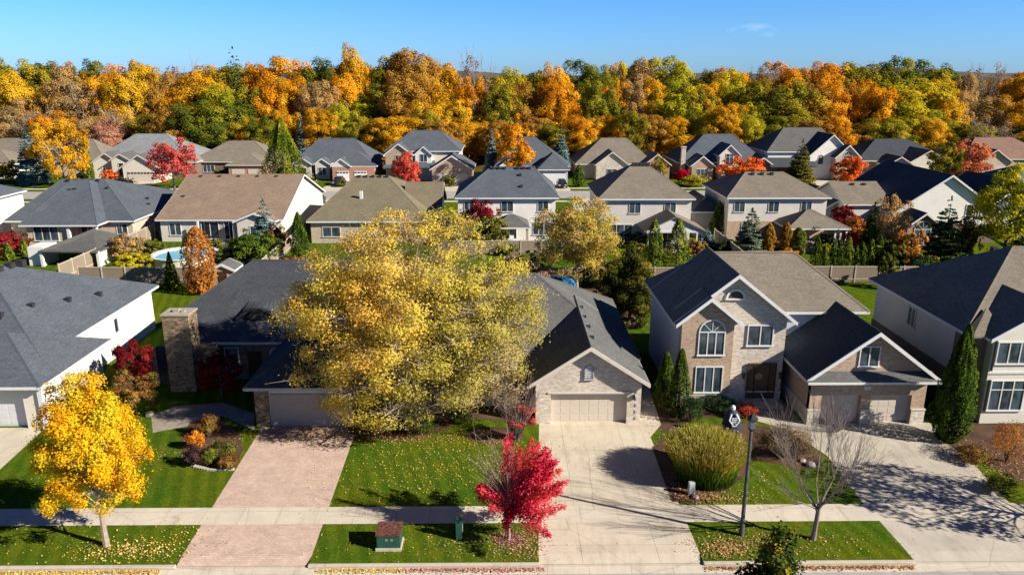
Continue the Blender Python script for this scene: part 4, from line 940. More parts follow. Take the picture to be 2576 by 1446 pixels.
H.hipc(101, 122, 166, 182, 3.2, (107.5, 174, 7.2), (116, 174, 7.2), SH_RED, BR_TAN); H.vol(101, 108, 161, 170, 3, 'gy', 0.7, BR_BEIGE, SH_RED); garage(H, 104.5, 161, 4.8, GD_BEIGE); H.finish(TRIM_BEIGE)
H = House('small white farmhouse far off among bare trees at the right', 200, 345, name='farmhouse')
H.vol(180, 192, 340, 352, 6, 'gy', 0.7, SID_WHITE, SH_MID); H.opening('S', 186, 340, 2, 1.6, 2); H.finish()
H = House('pale pinkish house far off right of the small white farmhouse', 215, 360, name='farmhouse')
H.vol(202, 220, 356, 370, 6, 'gx', 0.5, BR_RED, SH_MID); H.opening('S', 211, 356, 2, 1.6, 2); H.finish()

# ------------------------------------------------------------------ sheds, pool, fences
H = House('low grey roofed garden pavilion with white posts beside the bungalow back deck', -48, 86, name='pavilion', cat='pavilion')
H.rface(SH_MID, [(-53.2, 84.5, 1.9), (-46.2, 84.0, 1.9), (-45.8, 91.2, 2.1), (-50.5, 91.8, 3.0)], 0.15)
H.wall(SID_CREAM).box(-46.6, -46.4, 84.4, 91, -.1, 1.9); H.wall(SID_WHITE).box(-54.8, -53.0, 85.2, 88, -.1, 2.2)
for x, y in ((-46.3, 84.3), (-53.0, 84.8)): post(H, x, y, 0, 1.9, WHITE, .3)
H.finish()
H = House('small garden shed with a pale roof under the green fence edge beside the copper tree', -29, 76.5, name='garden_shed', cat='shed')
H.vol(-30.3, -28.0, 75.8, 78.0, 1.9, 'gy', 0.5, SID_TAUPE, SH_MID, oh=0.2); H.door('S', -29.15, 75.78, 0.9, 1.7, DOOR_DK); H.finish()
root = empty('swimming_pool', (-37.2, 86.0, 0), 'round above ground swimming pool with pale blue water in the yard behind the cedar', 'swimming pool')
m = MB(); m.lathe([(3.55, 0), (3.55, 1.25), (3.35, 1.25), (3.35, 1.0)], 0, 0, 36); m.f.pop(); m.build('pool_wall', simple('cream pool wall', (0.62, 0.58, 0.5)), root)
m = MB(); m.lathe([(3.3, 1.29), (3.7, 1.3), (3.7, 1.22)], 0, 0, 36); m.f.pop(); m.build('pool_rim', WHITE, root)
m = MB(); m.poly([(3.36*math.cos(2*math.pi*i/36), 3.36*math.sin(2*math.pi*i/36), 1.08) for i in range(36)]); m.build('water', simple('pool water', (0.22, 0.52, 0.62), 0.08, 0.5, 0.1, 1), root)
# small blue covered thing behind the middle house
root = empty('blue_cover', (5.2, 73.5, 0), 'bright blue rounded cover half hidden behind the grey garage roof', 'cover')
m = MB(); m.lathe([(2.0, 0.6), (2.05, 1.0), (1.7, 1.35), (0.8, 1.6), (0.05, 1.65)], 0, 0, 20); m.build('tarp', simple('blue tarp', (0.03, 0.20, 0.50), 0.5), root, smooth=True)
m = MB(); m.lathe([(1.9, 0), (1.9, 0.62)], 0, 0, 20); m.build('base', BLACK, root)
def fence(x0, y0, x1, y1, label, h=1.8, step=2.4, mat=None, pm_=None, grp='wooden fences between the yards'):
    L = math.hypot(x1-x0, y1-y0); n = max(1, int(L/step)); dx, dy = (x1-x0)/L, (y1-y0)/L; a = math.atan2(dy, dx)
    root = empty('fence', (x0, y0, 0), label, 'fence', grp, rz=a)
    m = MB()
    nb = int(L/0.16)
    rg = np.random.default_rng(int(abs(x0*7+y0)))
    for i in range(nb): m.box(i*0.16+0.005, i*0.16+0.15, -0.012, 0.012, 0.06, h-0.12+rg.uniform(-.015, .015))
    m.build('boards', mat or WOOD, root)
    for z in (0.35, h-0.12):
        r = MB(); r.box(0, L, -0.05, 0.05, z, z+0.09); r.build('rail', pm_ or WOODP, root)
    for i in range(n+1):
        x = L*i/n; p = MB(); p.box(x-0.06, x+0.06, -0.07, 0.07, 0, h+0.06); p.build('post', pm_ or WOODP, root)
fence(29.5, 77.2, 50, 76.8, 'weathered grey board fence with pale rails behind the brick house, right of its roof')
fence(-45, 77.6, -27.5, 77.2, 'brown board fence along the yard behind the small green cedar')
fence(-47.2, 78, -46.9, 100, 'board fence running back between the deck bungalow and the pool yard', 2.0)
fence(-26.6, 77.2, -26.9, 96, 'fence between the pool yard and the yard of the tan roofed bungalow')
fence(-8, 90.2, 12, 90.0, 'pale topped fence behind the yellow tree, below the slate roofed white house')
fence(-8.5, 76.8, 28, 76.8, 'dark board fence running behind the dark round evergreen and pair of cedars')
fence(27.3, 78, 27.6, 97, 'fence between the two pale two storey houses')

# ------------------------------------------------------------------ street furniture and small things
root = empty('street_lamp', (11.42, 31.73, 0), 'tall dark post top street lamp on the grass verge between two driveways', 'street lamp')
m = MB(); m.lathe([(0.13, 0), (0.13, 0.5), (0.10, 0.6), (0.075, 5.4), (0.06, 5.5)], 0, 0, 10); m.build('pole', simple('weathered dark lamp pole', (0.07, 0.075, 0.075), 0.7, 0.2), root, smooth=True)
m = MB(); m.lathe([(0.07, 5.5), (0.16, 5.62), (0.17, 5.66)], 0, 0, 8); m.build('bracket', BLACK, root)
m = MB(); m.lathe([(0.15, 5.66), (0.22, 6.1), (0.2, 6.12)], 0, 0, 6); m.build('lantern', simple('lantern glass', (0.12, 0.15, 0.15), 0.15, 0.5), root)
m = MB(); m.lathe([(0.28, 6.1), (0.24, 6.2), (0.1, 6.34), (0.03, 6.42)], 0, 0, 6); m.build('cap', BLACK, root)
root = empty('utility_box', (-5.45, 31.1, 0), 'large green electrical box on a concrete pad on the verge, left of the red maple', 'utility box')
m = MB(); m.box(-0.6, 0.6, -0.5, 0.5, -0.05, 0.12); m.build('pad', KERB, root)
GRN = simple('dark green enamel', (0.018, 0.075, 0.055), 0.5, 0.3, 0.2, 4)
m = MB(); m.box(-0.55, 0.55, -0.42, 0.42, 0.12, 0.78); m.build('cabinet', GRN, root, bevel=0.02)
m = MB(); m.slab([(-0.58, -0.45, 0.86), (0.58, -0.45, 0.86), (0.58, 0.45, 0.98), (-0.58, 0.45, 0.98)], 0.1); lid = m.build('lid', simple('leaf strewn green lid', (0.11, 0.045, 0.035), 0.7, 0.2, 0.9, 9), root)
for x in (-0.15, 0.1):
    m = MB(); m.box(x, x+0.12, -0.435, -0.42, 0.5, 0.6); m.build('sticker', simple('faded sticker', (0.22, 0.22, 0.18)), root)
root = empty('utility_pedestal', (-2.2, 31.6, 0), 'narrow green utility pedestal on the verge in the shadow of the red maple', 'utility pedestal')
m = MB(); m.box(-0.16, 0.16, -0.16, 0.16, 0, 0.95); m.build('housing', GRN, root, bevel=0.02); m = MB(); m.box(-0.19, 0.19, -0.19, 0.19, 0.95, 1.05); m.build('cap', GRN, root, bevel=0.02)
m = MB(); m.box(0.161, 0.18, -0.08, 0.08, 0.4, 0.8); m.build('label_plate', TRIM_GREY, root)
x, y = at(1738, 1243)
root = empty('utility_pedestal', (x, y, 0), 'short pale grey utility box in the leaf litter below the big ornamental grass', 'utility pedestal')
m = MB(); m.box(-0.17, 0.17, -0.12, 0.12, 0, 0.75); m.build('housing', simple('pale grey box', (0.40, 0.47, 0.45), 0.6), root, bevel=0.04); m = MB(); m.box(-0.13, 0.13, -0.13, -0.12, 0.1, 0.6); m.build('door', TRIM_GREY, root)
# the lawn ornament: a dark draped figure with pale limbs, on thin legs
x, y = at(1838, 1092)
root = empty('lawn_ornament', (x, y, 0), 'dark draped figure with pale skeletal arms standing behind the ornamental grass', 'lawn ornament')
CL = simple('dark navy cloth', (0.02, 0.035, 0.06), 0.7, 0.3, 0.4, 5); BONE = simple('bone white plastic', (0.6, 0.63, 0.7), 0.5)
m = MB(); m.lathe([(0.62, 0.35), (0.6, 0.8), (0.45, 1.3), (0.25, 1.6), (0.12, 1.7)], 0, 0, 14)
m.v = [(v[0]*(1+0.12*math.sin(v[2]*9+v[0]*7)), v[1]*0.7, v[2]) for v in m.v]; m.build('cloak', CL, root, smooth=True)
m = MB(); m.lathe([(0.02, 1.62), (0.13, 1.68), (0.16, 1.82), (0.12, 1.95), (0.02, 2.0)], -0.02, -0.08, 12); m.build('head', BONE, root, smooth=True)
for s_ in (-1, 1):
    m = MB(); m.tube((0.15*s_, -0.3, 1.5), (0.32*s_, -0.5, 1.15), 0.06, 0.045); m.tube((0.32*s_, -0.5, 1.15), (0.1*s_, -0.62, 0.9), 0.045, 0.03); m.build('arm', BONE, root)
    m = MB(); m.tube((0.2*s_, -0.25, 0.9), (0.3*s_, -0.3, 0), 0.06, 0.05); m.build('leg', BLACK, root)
m = MB(); 
for i in range(5): m.tube((-0.16, -0.46, 0.75+i*0.13), (0.16, -0.46, 0.78+i*0.13), 0.03, 0.03)
m.build('ribs', BONE, root)
# decorative rocks
def rock(x, y, s, label, grp=None, mat=None):
    rg = np.random.default_rng(int(x*31+y*17+s*100) & 0xffff); bm = bmesh.new(); bmesh.ops.create_icosphere(bm, subdivisions=2, radius=s)
    for v in bm.verts:
        v.co *= 1+rg.uniform(-.14, .14); v.co.z *= 0.6
    me = bpy.data.meshes.new('garden_rock'); bm.to_mesh(me); bm.free(); me.materials.append(mat or simple('garden rock', (0.26, 0.23, 0.2), 0.9, 0.2, 0.3, 3))
    o = bpy.data.objects.new('garden_rock', me); COL.objects.link(o); o.location = (x, y, s*0.3); tag(o, label, 'rock', grp)
rock(*at(1750, 1252), 0.22, 'small brown garden rock right of the pale utility box'); rock(*at(2040, 1172), 0.28, 'large pale garden rock under the bare twiggy tree')
rock(*at(2018, 1160), 0.2, 'pale garden rock left of the largest rock under the bare tree'); rock(*at(378, 1045), 0.3, 'pale grey rock beside the flagstones right of the yellow maple')
# garden furniture on the back patios
def patio(x, y, label, mat, cm, grp='patio tables'):
    root = empty('patio_table', (x, y, 0.02), label, 'table', grp)
    m = MB(); m.lathe([(0.75, 0.70), (0.78, 0.72), (0.78, 0.75)], 0, 0, 20); m.build('tabletop', mat, root)
    for i in range(4):
        a = math.pi/4+i*math.pi/2; m = MB(); m.tube((0.5*math.cos(a), 0.5*math.sin(a), 0), (0.45*math.cos(a), 0.45*math.sin(a), 0.7), 0.03, 0.03); m.build('leg', mat, root)
def chair(x, y, rz, label, mat, grp):
    root = empty('garden_chair', (x, y, 0.02), label, 'chair', grp, rz)
    m = MB(); m.box(-.26, .26, -.26, .26, .40, .46); m.build('seat', mat, root, bevel=.01)
    m = MB(); m.slab([(-.26, .24, .48), (.26, .24, .48), (.26, .36, .98), (-.26, .36, .98)], .05); m.build('backrest', mat, root)
    for a, b in ((-.23, -.23), (.23, -.23), (-.23, .23), (.23, .23)): m = MB(); m.tube((a, b, 0), (a, b, .4), .025, .025, 4); m.build('leg', mat, root)
NAVY = simple('navy cushion', (0.03, 0.04, 0.09), .9)
for (x, y, nm, mt) in ((1.0, 95.3, 'under the small grey back porch', WHITE), (39.6, 94.8, 'under the hipped patio roof', WHITE), (20.6, 94.2, 'under the gabled patio roof', NAVY), (-36.6, 94.6, 'behind the brown roofed bungalow', NAVY)):
    patio(x, y, 'round %s garden table %s' % ('white' if mt is WHITE else 'navy', nm), mt, mt)
    for i, w_ in enumerate(('front', 'right', 'back', 'left')):
        a = -math.pi/2+i*math.pi/2; chair(x+1.15*math.cos(a), y+1.15*math.sin(a), a-math.pi/2, '%s garden chair on the %s side of the table %s' % ('white' if mt is WHITE else 'navy', w_, nm), mt, 'garden chairs round the patio tables')
for (x, y, nm) in ((9.2, 52.5, 'beside the gabled garage house'), (28.9, 50.5, 'in the gap left of the stucco house'), (-46.2, 101, 'beside the bungalow with the back deck')):
    root = empty('air_conditioner', (x, y, 0), 'grey boxy air conditioner on the ground %s' % nm, 'air conditioner', 'air conditioners')
    m = MB(); m.box(-.4, .4, -.4, .4, .05, .85); m.build('housing', TRIM_GREY, root, bevel=.03); m = MB(); m.lathe([(.32, .855), (.3, .88)], 0, 0, 16); m.build('fan_grille', BLACK, root)
sheet('patio', rectp(-40.5, -34.2, 92.8, 98.4), 0.01, FLAG); sheet('patio', rectp(-2.2, 4.2, 92.6, 98.2), 0.01, FLAG); sheet('patio', rectp(16.8, 26, 91, 97.4), 0.01, FLAG); sheet('patio', rectp(35, 44.4, 92, 98), 0.01, FLAG)
sheet('planting_bed', rectp(-8, 27, 77.2, 82), 0.008, MULCH); sheet('planting_bed', rectp(29, 50, 77.4, 84), 0.008, MULCH); sheet('planting_bed', rectp(1.5, 12.5, 62.5, 76.5), 0.008, MULCH)
# cars
def car(x, y, rz, label, paint, grp='parked cars'):
    root = empty('parked_car', (x, y, 0.02), label, 'car', grp, rz)
    m = MB(); L_, W_ = 4.6, 1.82
    prof = [(-2.3, .35), (-2.28, .75), (-1.5, .95), (-0.9, 1.0), (1.5, 1.02), (2.2, .95), (2.3, .6), (2.28, .32)]
    for s_ in (-1, 1): m.poly([(px, s_*W_/2, pz) for px, pz in prof])
    for i in range(len(prof)):
        a, b = prof[i], prof[(i+1) % len(prof)]; m.poly([(a[0], -W_/2, a[1]), (b[0], -W_/2, b[1]), (b[0], W_/2, b[1]), (a[0], W_/2, a[1])])
    m.build('body', paint, root, bevel=0.06)
    m = MB(); cp = [(-1.0, .98), (-0.35, 1.46), (1.2, 1.5), (1.85, 1.0)]
    for s_ in (-1, 1): m.poly([(px, s_*(W_/2-.12 if pz < 1.2 else W_/2-.26), pz) for px, pz in cp])
    for i in range(3):
        a, b = cp[i], cp[i+1]; wa, wb = (W_/2-.12 if a[1] < 1.2 else W_/2-.26), (W_/2-.12 if b[1] < 1.2 else W_/2-.26)
        m.poly([(a[0], -wa, a[1]), (b[0], -wb, b[1]), (b[0], wb, b[1]), (a[0], wa, a[1])])
    cab = m.build('windows', DGLASS, root); m = MB(); m.box(-0.33, 1.18, -.62, .62, 1.47, 1.53); m.build('roof_panel', paint, root, bevel=0.02)
    for wx in (-1.45, 1.4):
        for s_ in (-1, 1):
            m = MB(); m.tube((wx, s_*.72, .33), (wx, s_*.93, .33), .33, .33, 14); wh = m.build('wheel', simple('tyre', (.02, .02, .02), .9), root); m = MB(); m.tube((wx, s_*.93, .33), (wx, s_*.94, .33), .2, .19, 10); m.build('rim', simple('alloy', (.4, .4, .42), .3, .5, metal=1), wh)
    for s_ in (-1, 1):
        m = MB(); m.box(-2.31, -2.25, s_*.6-.18, s_*.6+.18, .6, .74); m.build('headlight', WHITE, root)
DARKP = simple('dark car paint', (0.02, 0.022, 0.028), .25, .5); WINE = simple('silver car paint', (0.35, 0.36, 0.38), .3, .5)
car(-32.9, 150.5, R(90), 'dark car parked nose out before the left white garage door', DARKP)
car(-31.5, 127, R(90), 'dark car on the driveway behind the olive tan roofed bungalow', DARKP)
car(-72.5, 133.8, R(0), 'dark car on the far street beyond the blue grey hip roof', DARKP); car(-77.5, 131, R(90), 'silver car on a driveway beyond the white corner house', WINE)
car(11.2, 146.5, R(90), 'dark car in front of the white garage behind the slate roofed house', DARKP)

# ------------------------------------------------------------------ street and garden trees of the front row
def holes_big(c, rng):          # thinner to the right of the middle, where bare twigs show
    return (c[0] > 0.08 and c[0] < 0.62 and c[1] < 0.5 and rng.random() < 0.18)
tree('yellow_maple', (-18.83, 31.18), 'bright golden yellow maple on the verge, left of the pink driveway', 'maple tree', 5.15, 9.0, 1.6, YEL, 11, 62000, 0.10, 190, 'egg', 0.13, bark=PALEBARK, depth=(0.35, 0.98), clr=(0.10, 0.18), low=-0.9, jit=0.42)
tree('shade_tree', (-5.5, 44.0), 'huge yellow green thinning tree in the middle of the photo, leaning over the grey roofs', 'shade tree', 16.4, 13.6, -0.4, BIG, 5, 180000, 0.125, 700, 'round', 0.30, wd=12.0, clr=(0.065, 0.125), holes=holes_big, frac=0.6, tw=16, twl=1.7, depth=(0.25, 0.98), bark=simple('grey brown twigs', (0.27, 0.22, 0.18), .9, .1, .25, 6), inner=0.35, low=-0.97, jit=0.45,
     vf=lambda P, v: np.clip(0.42*v+0.30*np.clip((P[:, 0]+1.5)/7.0, -0.3, 1)+0.30*(1-np.clip(P[:, 2]/12.5, 0, 1))+0.1, 0, 1))
# red maple: streaming branches, bare on the upper left
root = empty('red_maple', (0.18, 31.52, 0), 'scarlet maple with wind swept branches and a bare twiggy top left, on the verge', 'maple tree'); root.scale = (0.95, 0.95, 1.02)
rng = np.random.default_rng(8); mb = MB(); P = []; Q = []; V = []
mb.tube((0, 0, 0), (0.02, 0, 1.3), 0.085, 0.07, 8); mb.tube((0.02, 0, 1.3), (0.12, 0.1, 3.2), 0.07, 0.03, 6)
for i in range(64):
    if i % 4 == 3: d = Vector((-rng.uniform(0.4, 1), rng.uniform(-.9, .9), rng.uniform(-0.1, 0.45))); L = rng.uniform(0.9, 1.8)
    elif i % 9 == 4: d = Vector((rng.uniform(-0.1, 0.3), rng.uniform(-0.5, 0.5), 1)); L = rng.uniform(1.2, 3.0)
    else: d = Vector((rng.uniform(0.35, 1.0), rng.uniform(-0.75, 0.75), rng.uniform(-0.05, 1.05))); L = rng.uniform(1.5, 3.5)
    d.normalize(); s = Vector((0.02+0.1*rng.random(), 0, rng.uniform(1.5, 2.7))); e = s+d*L; mid = s.lerp(e, 0.5)+Vector((0, 0, -0.15))
    mb.tube(s, mid, 0.026, 0.016, 4); mb.tube(mid, e, 0.016, 0.005, 3)
    n = int(L*165); t = 0.12+0.9*rng.random(n)**0.75; sp = 0.06+0.13*np.sin(np.clip(t, 0, 1)*math.pi)
    base = np.array(s)[None]*(1-t)[:, None]**2+2*(np.array(mid)+np.array([0, 0, -.1]))[None]*((1-t)*t)[:, None]+np.array(e)[None]*(t**2)[:, None]; P.append(base+rng.normal(size=(n, 3))*sp[:, None]); Q.append(rng.normal(size=(n, 3))+np.array([0.5, -0.6, 0.8])); V.append(rng.random(n)*0.5+rng.random()*0.5)
for i in range(9):              # drooping low shoots
    a = rng.uniform(0, 2*math.pi); s = Vector((0, 0, 1.5)); e = Vector((math.cos(a)*1.3+0.3, math.sin(a)*0.9, rng.uniform(1.0, 2.0))); mb.tube(s, e, 0.02, 0.005, 3)
    n = 260; t = rng.random(n); base = np.array(s)[None]*(1-t)[:, None]+np.array(e)[None]*t[:, None]; P.append(base+rng.normal(size=(n, 3))*0.13); Q.append(rng.normal(size=(n, 3))+np.array([0.5, -0.6, 0.8])); V.append(rng.random(n)*0.5)
for i in range(44):              # bare twigs
    d = (rng.uniform(-0.75, 0.1), rng.uniform(-0.5, 0.5), 1.0); grow(mb, (0.02, 0, rng.uniform(1.3, 2.6)), d, rng.uniform(1.3, 2.3), 0.016, 1, rng, 0.45, (2, 3), 0.1, None, 0.007)
P = np.concatenate(P); o = bpy.data.objects.new('crown', leaf_mesh('crown', P, np.concatenate(Q), 0.095, np.concatenate(V), RED, rng)); COL.objects.link(o); o.parent = root
mb.build('trunk', PALEBARK, root)
# bare tree on the right verge
root = empty('bare_tree', (14.75, 31.37, 0), 'leafless young tree with a fan of fine twigs, right of the street lamp', 'bare tree')
rng = np.random.default_rng(21); mb = MB(); mb.tube((0, 0, 0), (0.05, 0, 0.5), 0.16, 0.115, 8); mb.tube((0.05, 0, 0.5), (0.1, 0, 1.9), 0.115, 0.10, 8)
for i in range(9):
    a = i*2*math.pi/9+rng.uniform(-.2, .2); el = rng.uniform(0.45, 1.15)
    grow(mb, (0.1, 0, rng.uniform(1.35, 1.95)), (math.cos(a)*math.cos(el), math.sin(a)*math.cos(el), math.sin(el)), rng.uniform(1.75, 2.25), 0.05, 3, rng, 0.42, (3, 4), 0.16, None, 0.006)
mb.build('trunk', simple('grey tan bark', (0.2, 0.16, 0.145), .95, .1, .25, 8), root)
tree('street_tree', (30.2, 31.6), 'half bare street tree standing just outside the right edge, its shadow on the stamped driveway', 'street tree', 6.5, 8.2, 1.8, BRN, 31, 3600, 0.2, 60, 'round', 0.13, frac=1, tw=5)
# young tree at the bottom edge, across the road
tree('evergreen_tree', (7.4, 17.6), 'dark green pointed evergreen poking up at the bottom edge right of the middle', 'evergreen tree', 5.6, 9.6, 1.0, leafm('dark cedar leaves', [(0.012, 0.022, 0.006), (0.035, 0.055, 0.012), (0.10, 0.12, 0.02), (0.32, 0.22, 0.03)], 0.15, 0.8), 5, 60000, 0.12, 420, 'cone', 0.16, clr=(0.06, 0.13), depth=(0.3, 1.0), jit=0.4)
# garden plants in front of the houses
tree('japanese_maple', (-25.6, 48.9), 'dark red round headed Japanese maple between the white siding and the stone chimney', 'maple tree', 2.7, 3.9, 0.5, MAR, 41, 7000, 0.13, 45, tr=0.07)
tree('garden_tree', (-24.0, 45.4), 'small bronze orange leaved tree just behind the golden yellow maple', 'garden tree', 2.9, 3.0, 0.4, BRN, 42, 6500, 0.13, 40, tr=0.06, tw=2)
tree('japanese_maple', (-19.4, 48.0), 'dark burgundy shrub like maple in the shaded entry right of the stone chimney', 'maple tree', 3.0, 3.2, 0.4, MAR, 43, 4500, 0.14, 35, tr=0.06)
for (u, v, vt, w_, mt, lab, g_) in (
    (492, 1128, 1082, 46, leafm('bright orange bush leaves', [(0.5, 0.16, 0.02), (0.75, 0.28, 0.03), (0.85, 0.4, 0.06)]), 'small bright orange round bush at the top of the left shrub bed', None),
    (488, 1172, 1118, 52, leafm('purple brown bush leaves', [(0.03, 0.015, 0.02), (0.075, 0.035, 0.04), (0.13, 0.07, 0.06)]), 'dark purple clipped bush at the front left of the shrub bed', None),
    (527, 1168, 1125, 42, OLV, 'dark green clipped ball bush beside the purple bush', None),
    (560, 1150, 1108, 75, OLV, 'olive green spreading bush in the shrub bed against the pink driveway', None),
    (575, 1176, 1140, 60, BRN, 'low bronze groundcover bush at the corner of the pink driveway', None),
    (525, 1098, 1045, 60, BRN, 'reddish brown bush behind the orange bush near the flagstones', None),
    (1060, 1090, 1030, 90, CED, 'low dark green juniper under the huge yellow green tree', None),
    (1150, 1062, 1010, 80, CED, 'green shrub right of the juniper at the curved bed edge', None),
    (1735, 1060, 985, 75, EVG, 'dense dark green holly bush below the brick house left corner', None),
    (1670, 1035, 985, 55, OLV, 'olive shrub at the foot of the tall cedar beside the brick house', None),
    (1800, 1035, 995, 95, EVG, 'low dark clipped hedge under the brick house lower window', None),
    (2040, 1175, 1085, 0, BRN, '', None),
    (1875, 1052, 1010, 62, leafm('brick red shrub leaves', [(0.22, 0.03, 0.02), (0.42, 0.06, 0.03), (0.5, 0.12, 0.05)]), 'brick red mounded shrub beside the lamp top near the front walk', None),
    (2530, 1160, 1050, 110, COP, 'bronze and orange shrub before the stucco fronted house at the right edge', None),
    (2440, 1160, 1120, 90, BRN, 'low brown shrub at the foot of the tall cedars', None),
    (2520, 1235, 1195, 90, OLV, 'sprawling olive ground shrub on the right edge lawn bed', None)):
    if not w_: continue
    x, y = at(u, v); dep = y*math.cos(PITCH)+CH*math.sin(PITCH); W_ = w_/F*dep; Hh = max(0.4, hy(u, vt, y)[1])
    shrub('garden_shrub', (x, y), lab, W_, Hh, mt, int(u), n=2600, leaf=0.075, wd=W_*0.9)
x, y = at(1985, 1165)
shrub('garden_shrub', (x, y+0.8), 'wide dark brown twiggy mound right of the street lamp', 3.4, 1.9, leafm('brown green twiggy leaves', [(0.04, 0.035, 0.02), (0.12, 0.10, 0.04), (0.24, 0.16, 0.08), (0.30, 0.2, 0.14)]), 77, n=5200, leaf=0.08, wd=2.8, twigs=160, tr=0.02)
x, y = at(1300, 1105)
root = empty('bare_shrub', (x, y, 0), 'bare reddish many stemmed shrub left of the beige garage, a few red leaves left', 'shrub')
rng = np.random.default_rng(61); mb = MB(); en = []
for i in range(60):
    a = rng.uniform(0, 6.28); grow(mb, (0.1*math.cos(a), 0.1*math.sin(a), 0), (math.cos(a)*0.4, math.sin(a)*0.4, 1), rng.uniform(1.5, 2.5), 0.024, 1, rng, 0.35, (2, 4), 0.15, en, 0.008)
mb.build('stem', TWIG, root)
P, nr, v, cen, rg = crown_data(62, 2.0, 1.3, 1500, 16, 'round'); P[:, 2] += 0.9; P[:, 0] += 0.3
o = bpy.data.objects.new('foliage', leaf_mesh('foliage', P, nr, 0.08, v, PINKR, rg)); COL.objects.link(o); o.parent = root
root = empty('bare_shrub', (20.6, 42.6, 0), 'bare purplish twiggy shrub before the left garage door of the brick house', 'shrub')
rng = np.random.default_rng(71); mb = MB()
for i in range(46):
    a = rng.uniform(0, 6.28); s_ = rng.uniform(0.3, 0.8); grow(mb, (0.15*math.cos(a), 0.15*math.sin(a), 0), (math.cos(a)*s_, math.sin(a)*s_, 1), rng.uniform(0.9, 1.5), 0.014, 1, rng, 0.3, (2, 3), 0.1, None, 0.006)
mb.build('stem', simple('mauve twigs', (0.22, 0.17, 0.19), .9), root)
# ornamental grass clump
x, y = at(1780, 1215); root = empty('ornamental_grass', (x, y+0.6, 0), 'big rounded clump of ornamental grass with golden tips left of the street lamp', 'ornamental grass')
rng = np.random.default_rng(13); n = 42000; a = rng.random(n)*6.283; el = rng.random(n)**0.6; rr0 = np.sqrt(rng.random(n))*1.6
tt = rng.random(n); Lb = 2.75*(1-0.12*(rr0/1.6)**2)*rng.uniform(0.75, 1.05, n); out_ = (0.12+0.6*rr0/1.6)*1.0
hx = rr0+out_*tt*Lb*0.3*(1+0.4*tt); hz = Lb*tt*(1-0.27*tt*out_)
P = np.stack([np.cos(a)*hx, np.sin(a)*hx*0.95, hz+0.05], 1)
# long thin blades: quads aligned to the stem
Dv = np.stack([np.cos(a)*out_*0.36*(1+tt), np.sin(a)*out_*0.36*(1+tt), 1-0.34*tt*out_], 1); Dv /= np.linalg.norm(Dv, axis=1, keepdims=True)
Sd = np.cross(Dv, rng.normal(size=(n, 3))); Sd /= np.linalg.norm(Sd, axis=1, keepdims=True)
Lh = rng.uniform(0.12, 0.26, n)[:, None]; Wd = 0.014
VV = np.stack([P-Dv*Lh-Sd*Wd, P-Dv*Lh+Sd*Wd, P+Dv*Lh+Sd*Wd*.6, P+Dv*Lh-Sd*Wd*.6], 1).reshape(-1, 3)
me = leaf_mesh('blades', P, Dv, 0.1, np.clip(tt*0.85+rng.normal(size=n)*0.12, 0, 1), leafm('ornamental grass blades', [(0.04, 0.08, 0.01), (0.13, 0.22, 0.02), (0.27, 0.32, 0.03), (0.60, 0.40, 0.08)], 0.4, 0.05), rng)
me.vertices.foreach_set('co', VV.astype(np.float32).ravel()); me.update(); o = bpy.data.objects.new('blades', me); COL.objects.link(o); o.parent = root
P = P[(tt > 0.8)][:1800]; vv = np.full(len(P), 0.95); o = bpy.data.objects.new('plumes', leaf_mesh('plumes', P+np.array([0, 0, .2]), rng.normal(size=(len(P), 3)), 0.07, vv, leafm('pinkish grass plumes', [(0.4, 0.26, 0.15), (0.5, 0.34, 0.22), (0.62, 0.42, 0.3)]), rng)); COL.objects.link(o); o.parent = root
# tall cedars
cedar('cedar', (11.3, 44.9), 'slim pointed cedar at the left corner of the brick house', 1.5, 4.6, CED, 3, n=7000, leaf=0.11)
cedar('cedar', (10.7, 46.4), 'darker cedar just behind the slim cedar left of the brick house', 1.5, 3.8, CED, 4, n=5000, leaf=0.12)
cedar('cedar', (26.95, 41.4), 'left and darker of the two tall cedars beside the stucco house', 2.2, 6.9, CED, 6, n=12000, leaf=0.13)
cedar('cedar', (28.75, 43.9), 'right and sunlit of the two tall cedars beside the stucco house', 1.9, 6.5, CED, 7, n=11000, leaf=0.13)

# ------------------------------------------------------------------ back garden trees between the rows: u, base v (or distance), top v, width
def spot(u, vb, vt, wp):
    x, y = at(u, vb); h = max(0.5, hy(u, vt, y)[1]); dep = y*math.cos(PITCH)+(CH-h/2)*math.sin(PITCH); return (x, y), h, wp/F*dep*1.1
GT = 'garden trees between the house rows'
def T(u, vb, vt, wp, mat, lab, seed, name='garden_tree', cat='tree', ch=0.05, n=5200, leaf=0.24, ncl=85, shape='round', tr=None, tw=0, bark=None, **k):
    loc, h, w_ = spot(u, vb, vt, wp)
    return tree(name, loc, lab, cat, w_, h, h*ch, mat, seed, n, leaf, ncl, shape, tr or w_*0.018+0.04, GT, tw=tw, bark=bark, **{**dict(clr=(.1, .2), depth=(.35, .97), low=-.93), **k})
def CF(u, vb, vt, wp, mat, lab, seed, **k):
    loc, h, w_ = spot(u, vb, vt, wp); return conifer('spruce_tree', loc, lab, w_, h, mat, seed, GT, int(k.pop('n', 5500)*2.6), k.pop('leaf', 0.26)*.95, **k)
def CD(u, vb, vt, wp, mat, lab, seed, prof='flame', cat='cedar', n=3200, leaf=0.2, name='cedar', grp=GT):
    loc, h, w_ = spot(u, vb, vt, wp); return cedar(name, loc, lab, w_, h, mat, seed, cat, grp, n, leaf, prof)
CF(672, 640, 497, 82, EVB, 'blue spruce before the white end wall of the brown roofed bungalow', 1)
T(640, 672, 580, 125, CED, 'wide dark green bushy tree in front of the blue spruce', 2, ch=0.02, n=6500)
T(700, 648, 560, 60, BRN, 'thin brown leaved tree between the blue spruce and the narrow cedar', 3, n=3000)
